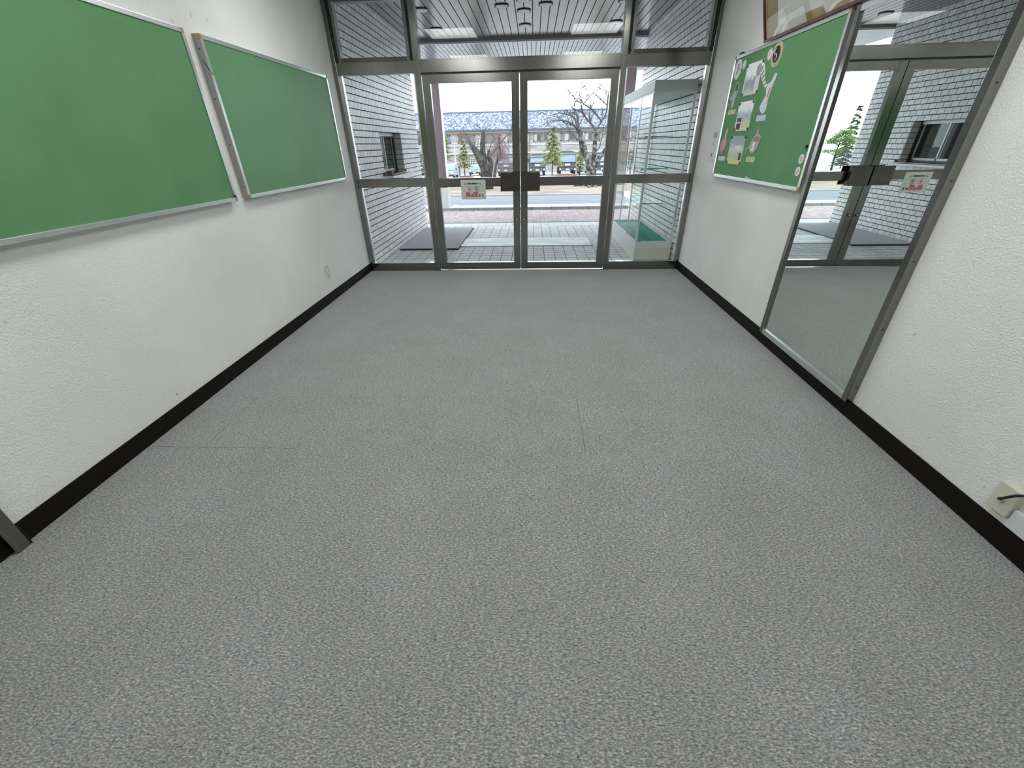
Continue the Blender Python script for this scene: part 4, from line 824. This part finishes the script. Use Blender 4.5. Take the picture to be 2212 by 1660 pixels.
# pollarded tree
YL = 22.5; base = at(1050, 410, YL); zb = zg(YL) + .02
t = root('pollarded_tree', 'stout pollarded tree with three cut limbs on the bank behind the door sign', 'tree', (base.x, YL, zb)); tm = MB()
P, R_ = limb([(1052, 412), (1050, 385), (1046, 362), (1038, 345), (1030, 330), (1022, 318), (1014, 306)], .33, .09, 0, YL); P[0].z = zb - .05; R_[0] = .36; R_[1] = .26; R_[2] = .20; tm.tube(P, R_, 10)
P, R_ = limb([(1048, 375), (1046, 350), (1043, 330), (1042, 310), (1043, 292), (1044, 285)], .18, .075, .5, YL); tm.tube(P, R_, 9)
P, R_ = limb([(1054, 395), (1058, 370), (1061, 352), (1056, 340), (1056, 326)], .17, .08, .3, YL); tm.tube(P, R_, 8)
for _ in range(9):
    q = at(random.uniform(1036, 1060), random.uniform(345, 390), YL - .25); tm.disc(q, (random.uniform(-.4, .4), -1, random.uniform(-.2, .4)), random.uniform(.045, .075), .04, 10, .03)
tm.build('trunk', 'bark', t, smooth=True); tw = MB()
P, R_ = limb([(1056, 340), (1070, 322), (1082, 308), (1093, 294), (1103, 283), (1112, 274)], .05, .015, .6, YL); tw.tube(P, R_, 5)
for q in P[2:]:
    for k in range(2): branches(tw, q, Vector((random.uniform(-1, 1), random.uniform(-1, 1), random.uniform(0, 1))), .012, .5, 1, .7, 0, .006)
for (x, y) in ((1014, 306), (1043, 286), (1044, 300), (1030, 330), (1056, 326), (1042, 320), (1048, 345)):
    for k in range(4): branches(tw, at(x, y, YL + .2), Vector((random.uniform(-1, 1), random.uniform(-.6, .6), random.uniform(.1, 1))), .016, random.uniform(.3, .7), 1, .7, 0, .006)
tw.build('branches', 'twig', t)
# weeping cherry, pinkish
YW = 46; bx_ = xat(1067, YW); zb = zg(YW)
t = root('weeping_tree', 'pinkish weeping cherry tree behind the pollarded trunk', 'tree', (bx_, YW, zb)); tp = at(1078, 296, YW)
MB().tube([(bx_, YW, zb - .05), (bx_ + .03, YW, zb + .2), (bx_ + .15, YW, zb + 1.1), (tp.x - .1, YW, zb + 2.0), (tp.x, YW, tp.z)], [.34, .17, .14, .10, .03], 8).build('trunk', 'bark', t); tw = MB()
for k in range(170):
    a = random.uniform(0, 6.28); rr = random.uniform(.3, 1.5); s = Vector((tp.x - .05, YW, random.uniform(zb + 1.5, tp.z))); tip = Vector((tp.x + .15 + math.cos(a) * rr, YW + math.sin(a) * rr * .8, s.z - random.uniform(.2, 1.6) * (rr / 1.5)))
    mid = (s + tip) / 2 + Vector((0, 0, .35 + .2 * rr)); tw.tube([s, mid, tip, tip + Vector((random.uniform(-.1, .1), 0, -random.uniform(.3, .9)))], [.025, .016, .010, .007], 3, cap=False)
    for j in range(2): branches(tw, tip, Vector((random.uniform(-1, 1), random.uniform(-1, 1), -.8)), .009, .5, 0, .5, .2, .007)
tw.build('branches', 'twig_pink', t)
# layered young conifers
def conifer(x, Y, h, label, w=1.0, mat='needle', bare=.28, n=11, name='pine_tree', droop=.25):
    z = zg(Y); t = root(name, label, 'tree', (x, Y, z)); MB().tube([(x, Y, z - .05), (x + .02, Y, z + h * .5), (x, Y, z + h)], [.07, .042, .012], 7).build('trunk', 'bark', t)
    fo = MB(); br = MB()
    for i in range(n):
        f = i / (n - 1); R0 = w * (1 - f) ** .8 + .10; m_ = 10 if f < .8 else 6
        for k in range(m_):
            a = k * 6.283 / m_ + i * .7 + random.uniform(-.25, .25); L = R0 * random.uniform(.75, 1.1); d = Vector((math.cos(a), math.sin(a), 0)); s = Vector((x, Y, min(z + h * .985, z + h * (bare + (1 - bare) * f) + random.uniform(-.5, .5) * h * (1 - bare) / n)))
            e = s + d * L + Vector((0, 0, -L * droop)); br.tube([s, (s + e) / 2 + Vector((0, 0, L * .08)), e], [.014, .010, .005], 3, cap=False)
            for j in range(16):
                u = (j + 3) / 18; p = s + (e - s) * u + Vector((0, 0, .03)); sd = Vector((-d.y, d.x, 0)); ln = .21 * (1.15 - u * .6) * (h / 4.2) ** .5
                for sg in (-1, 1):
                    dv = (d * .7 + sd * sg * random.uniform(.5, 1.1) + Vector((0, 0, random.uniform(-.25, .45)))).normalized() * ln * random.uniform(.8, 1.5); nv = Vector((random.uniform(-1, 1), random.uniform(-1, 1), random.uniform(-1, 1))).cross(dv).normalized() * ln * .30
                    fo.add([p, p + dv * .6 + nv, p + dv, p + dv * .6 - nv], [(0, 1, 2, 3)])
    br.build('branches', 'bark', t); fo.build('needles', mat, t)
def hz(py, Y, px=1150): return at(px, py, Y).z - zg(Y)
conifer(xat(1193, 50), 50, hz(276, 50, 1193), 'layered yellow-green pine between the two middle trucks', 1.35, 'needle', .30)
conifer(xat(1003, 54), 54, hz(305, 54, 1003), 'small layered pine left of the pollarded trunk', .95, 'needle', .34, 8)
conifer(xat(1253, 55), 55, hz(322, 55, 1253), 'small pine just left of the cherry trunk', .6, 'needle', .3, 7)
conifer(xat(962, 58), 58, hz(278, 58, 962), 'yellow-green pine half hidden by the maroon column', 1.1, 'needle', .3, 10)
conifer(xat(896, 50), 50, hz(292, 50, 896), 'pale green conifer seen past the end of the left tiled wall', 1.2, 'needle_dark', .2, 10)
conifer(xat(1347, 52), 52, hz(310, 52, 1347), 'small conifer seen through the glass display case', .8, 'needle_dark', .25, 8)
def bare(x, Y, h, label, lean=0, r=.12, col='twig_dark', name='bare_tree', tiers=9):
    z = zg(Y); t = root(name, label, 'tree', (x, Y, z)); MB().tube([(x, Y, z - .05), (x + lean * .5, Y, z + h * .5), (x + lean, Y, z + h)], [r, r * .6, .02], 7).build('trunk', 'bark_grey', t); tw = MB()
    for i in range(tiers * 5):
        f = random.uniform(.22, 1); s = Vector((x + lean * f, Y, z + h * f)); a = random.uniform(0, 6.28); L = h * .30 * (1.08 - f) + .25
        branches(tw, s, Vector((math.cos(a), math.sin(a), random.uniform(-.05, .45))), .03 * (1.2 - f) + .012, L, 2, .55, .02, .009, 3, 3)
    tw.build('branches', col, t)
bare(xat(886, 44), 44, hz(205, 44, 886), 'bare dark tree rising past the corner of the left tiled wall', -.3, .12)
bare(xat(1362, 46), 46, hz(285, 46, 1362), 'thin bare tree seen through the glass display case', .2, .10)
bare(-33.0, 71, 10.5, 'tall bare larch visible in the wall mirror', 0, .16, tiers=13)
bare(-28.6, 50, 2.2, 'thin young bare tree visible in the wall mirror', .2, .07, tiers=5)
conifer(-41.0, 70, 7.6, 'tall pointed conifer visible in the wall mirror behind the green pine', 1.5, 'needle_dark', .1, 12)
def spreading_pine(x, Y, h, w, label, mat):
    z = zg(Y); t = root('pine_tree', label, 'tree', (x, Y, z)); tr_ = MB(); fo = MB()
    tr_.tube([(x, Y, z - .05), (x + .1, Y, z + h * .45), (x - .05, Y, z + h * .9)], [.13, .09, .03], 7)
    for c in range(26):
        a = random.uniform(0, 6.283); f = random.uniform(.38, .97); rr = w * random.uniform(.25, 1) * (1.25 - f); c0 = Vector((x + math.cos(a) * rr, Y + math.sin(a) * rr, z + h * f)); tr_.tube([(x, Y, z + h * (f - .12)), c0], [.03, .015], 4)
        for k in range(130):
            v = Vector((random.gauss(0, 1), random.gauss(0, 1), random.gauss(0, .35))) * .30; p = c0 + v; d = Vector((random.uniform(-1, 1), random.uniform(-1, 1), random.uniform(-.2, .8))).normalized() * random.uniform(.12, .24); e = d.cross(Vector((random.uniform(-1, 1), random.uniform(-1, 1), random.uniform(-1, 1)))).normalized() * .045
            fo.add([p, p + d * .5 + e, p + d, p + d * .5 - e], [(0, 1, 2, 3)])
    tr_.build('trunk', 'bark', t, smooth=True); fo.build('needles', mat, t)
spreading_pine(-33.6, 60, 4.4, 2.6, 'broad bright green pine visible in the wall mirror', 'leaf_green')
spreading_pine(-38.8, 61, 4.6, 2.2, 'second green pine visible in the mirror beside the tiled wall', 'needle_dark')
# ---------------- long two-storey building
YBd = 85.0; x0, x1 = -22.0, 60.0; zE = at(1100, 279, YBd - .6).z; zR = at(1100, 241, YBd + 5).z; zb = zg(YBd)
bd = root('barracks_building', 'long pale two-storey building with mottled blue-grey roof behind the trucks', 'building', (19, YBd + 5, zb))
B(x0, x1, YBd, YBd + 10, zb - .2, zE).build('wall', 'facade', bd)
rf = MB().prism([(x0 - .5, YBd - .7, zE - .05), (x0 - .5, YBd + 5, zR), (x0 - .5, YBd + 10.7, zE - .05)], (x1 - x0 + 1, 0, 0)).build('roof', 'roof_slate', bd)
B(x0 - .5, x1 + .5, YBd + 4.8, YBd + 5.2, zR - .15, zR + .1).build('ridge_cap', 'roof_edge', rf); B(x0 - .5, x1 + .5, YBd - .78, YBd - .62, zE - .22, zE + .02).build('gutter', 'roof_edge', rf)
B(x0, x1, YBd - .55, YBd, zE - .5, zE - .15).build('eaves_band', 'eaves', bd)
zs = at(1100, 313, YBd).z; B(x0, x1, YBd - .12, YBd, zs - .12, zs + .12).build('string_course', 'facade_pale', bd)
zs2 = at(1100, 330, YBd).z; B(x0, x1, YBd - .3, YBd, zs2 - .12, zs2 + .1).build('ledge', 'facade_pale', bd); B(x0, x1, YBd - .25, YBd, zs2 - .24, zs2 - .12).build('ledge_painted_shadow', 'win_frame', bd)  # solid dark brown strip under the ledge paints in its shadow
zt, zl = at(1100, 289.5, YBd).z, at(1100, 307.5, YBd).z
def bwin(xa, xb, za, zb_, frame='win_frame', panes=('pane_dark', 'curtain', 'pane_dark', 'curtain')):
    w = MB(); tk = .16; w.box(xa, xb, YBd - .10, YBd - .01, za, za + tk).box(xa, xb, YBd - .10, YBd - .01, zb_ - tk, zb_).box(xa, xa + tk, YBd - .1, YBd - .01, za, zb_).box(xb - tk, xb, YBd - .1, YBd - .01, za, zb_)
    mid = (xa + xb) / 2; w.box(mid - .07, mid + .07, YBd - .10, YBd - .01, za, zb_); wo = w.build('window', frame, bd); n = len(panes)
    for k, pm in enumerate(panes): B(xa + (xb - xa) * k / n, xa + (xb - xa) * (k + 1) / n, YBd - .05, YBd - .005, za + tk, zb_ - tk).build('pane', pm, wo)
X = lambda px: at(px, 298, YBd).x
for a, c, fm, ps in ((961, 972.5, 'win_frame', ('pane_cyan', 'pane_cyan')), (989.5, 1026, 'win_frame', ('pane_dark', 'curtain', 'pane_dark', 'curtain')), (1047, 1081, 'win_frame', ('curtain', 'curtain', 'pane_dark', 'curtain')), (1097, 1131, 'win_frame', ('curtain', 'pane_dark', 'curtain', 'pane_dark')), (1152, 1184, 'win_frame', ('win_white', 'pane_dark', 'curtain', 'pane_dark')), (1211, 1247, 'win_frame', ('curtain', 'win_white', 'pane_dark', 'curtain')), (1262, 1296, 'win_frame', ('win_white', 'pane_dark', 'curtain', 'pane_dark')), (1330, 1361, 'win_frame', ('curtain', 'curtain')), (1378, 1400, 'win_frame', ('pane_cyan', 'curtain')), (925, 950, 'win_frame', ('pane_dark', 'curtain')), (880, 912, 'win_frame', ('curtain', 'pane_dark'))):
    bwin(X(a), X(c), zl, zt, fm, ps)
zt2, zl2 = at(1008, 343.5, YBd).z, at(1008, 355.5, YBd).z
for a, c in ((993, 1008), (1010, 1025), (1080, 1096), (1150, 1166), (1215, 1231), (1330, 1346)):
    w = B(X(a), X(c), YBd - .12, YBd - .02, zl2, zt2).build('lattice_window', 'win_white', bd)
    for i in range(4):
        for j in range(3):
            dx = (X(c) - X(a)) / 4; dz = (zt2 - zl2) / 3; B(X(a) + dx * (i + .2), X(a) + dx * (i + .8), YBd - .14, YBd - .12, zl2 + dz * (j + .25), zl2 + dz * (j + .85)).build('pane', 'pane_dark', w)
for px in (1143.5, 958, 1322): MB().tube([(X(px), YBd - .15, zb), (X(px), YBd - .15, zE - .2)], .09, 6).build('downpipe', 'win_frame', bd)
for px in (1040, 1090, 1137, 1200, 1256): B(X(px) - .5, X(px) + .5, YBd - .1, YBd - .01, zl - .1, zl + 1.2).build('air_vent', 'facade_pale', bd)
# overhead wire
o = MB().tube([at(1190, 268, 34), at(1248, 222, 33), at(1317, 170, 32), at(1390, 112, 31)], .016, 5).build('overhead_wire', 'wire', None); tag(o, 'thin dark overhead wire crossing the cherry tree diagonally', 'wire')
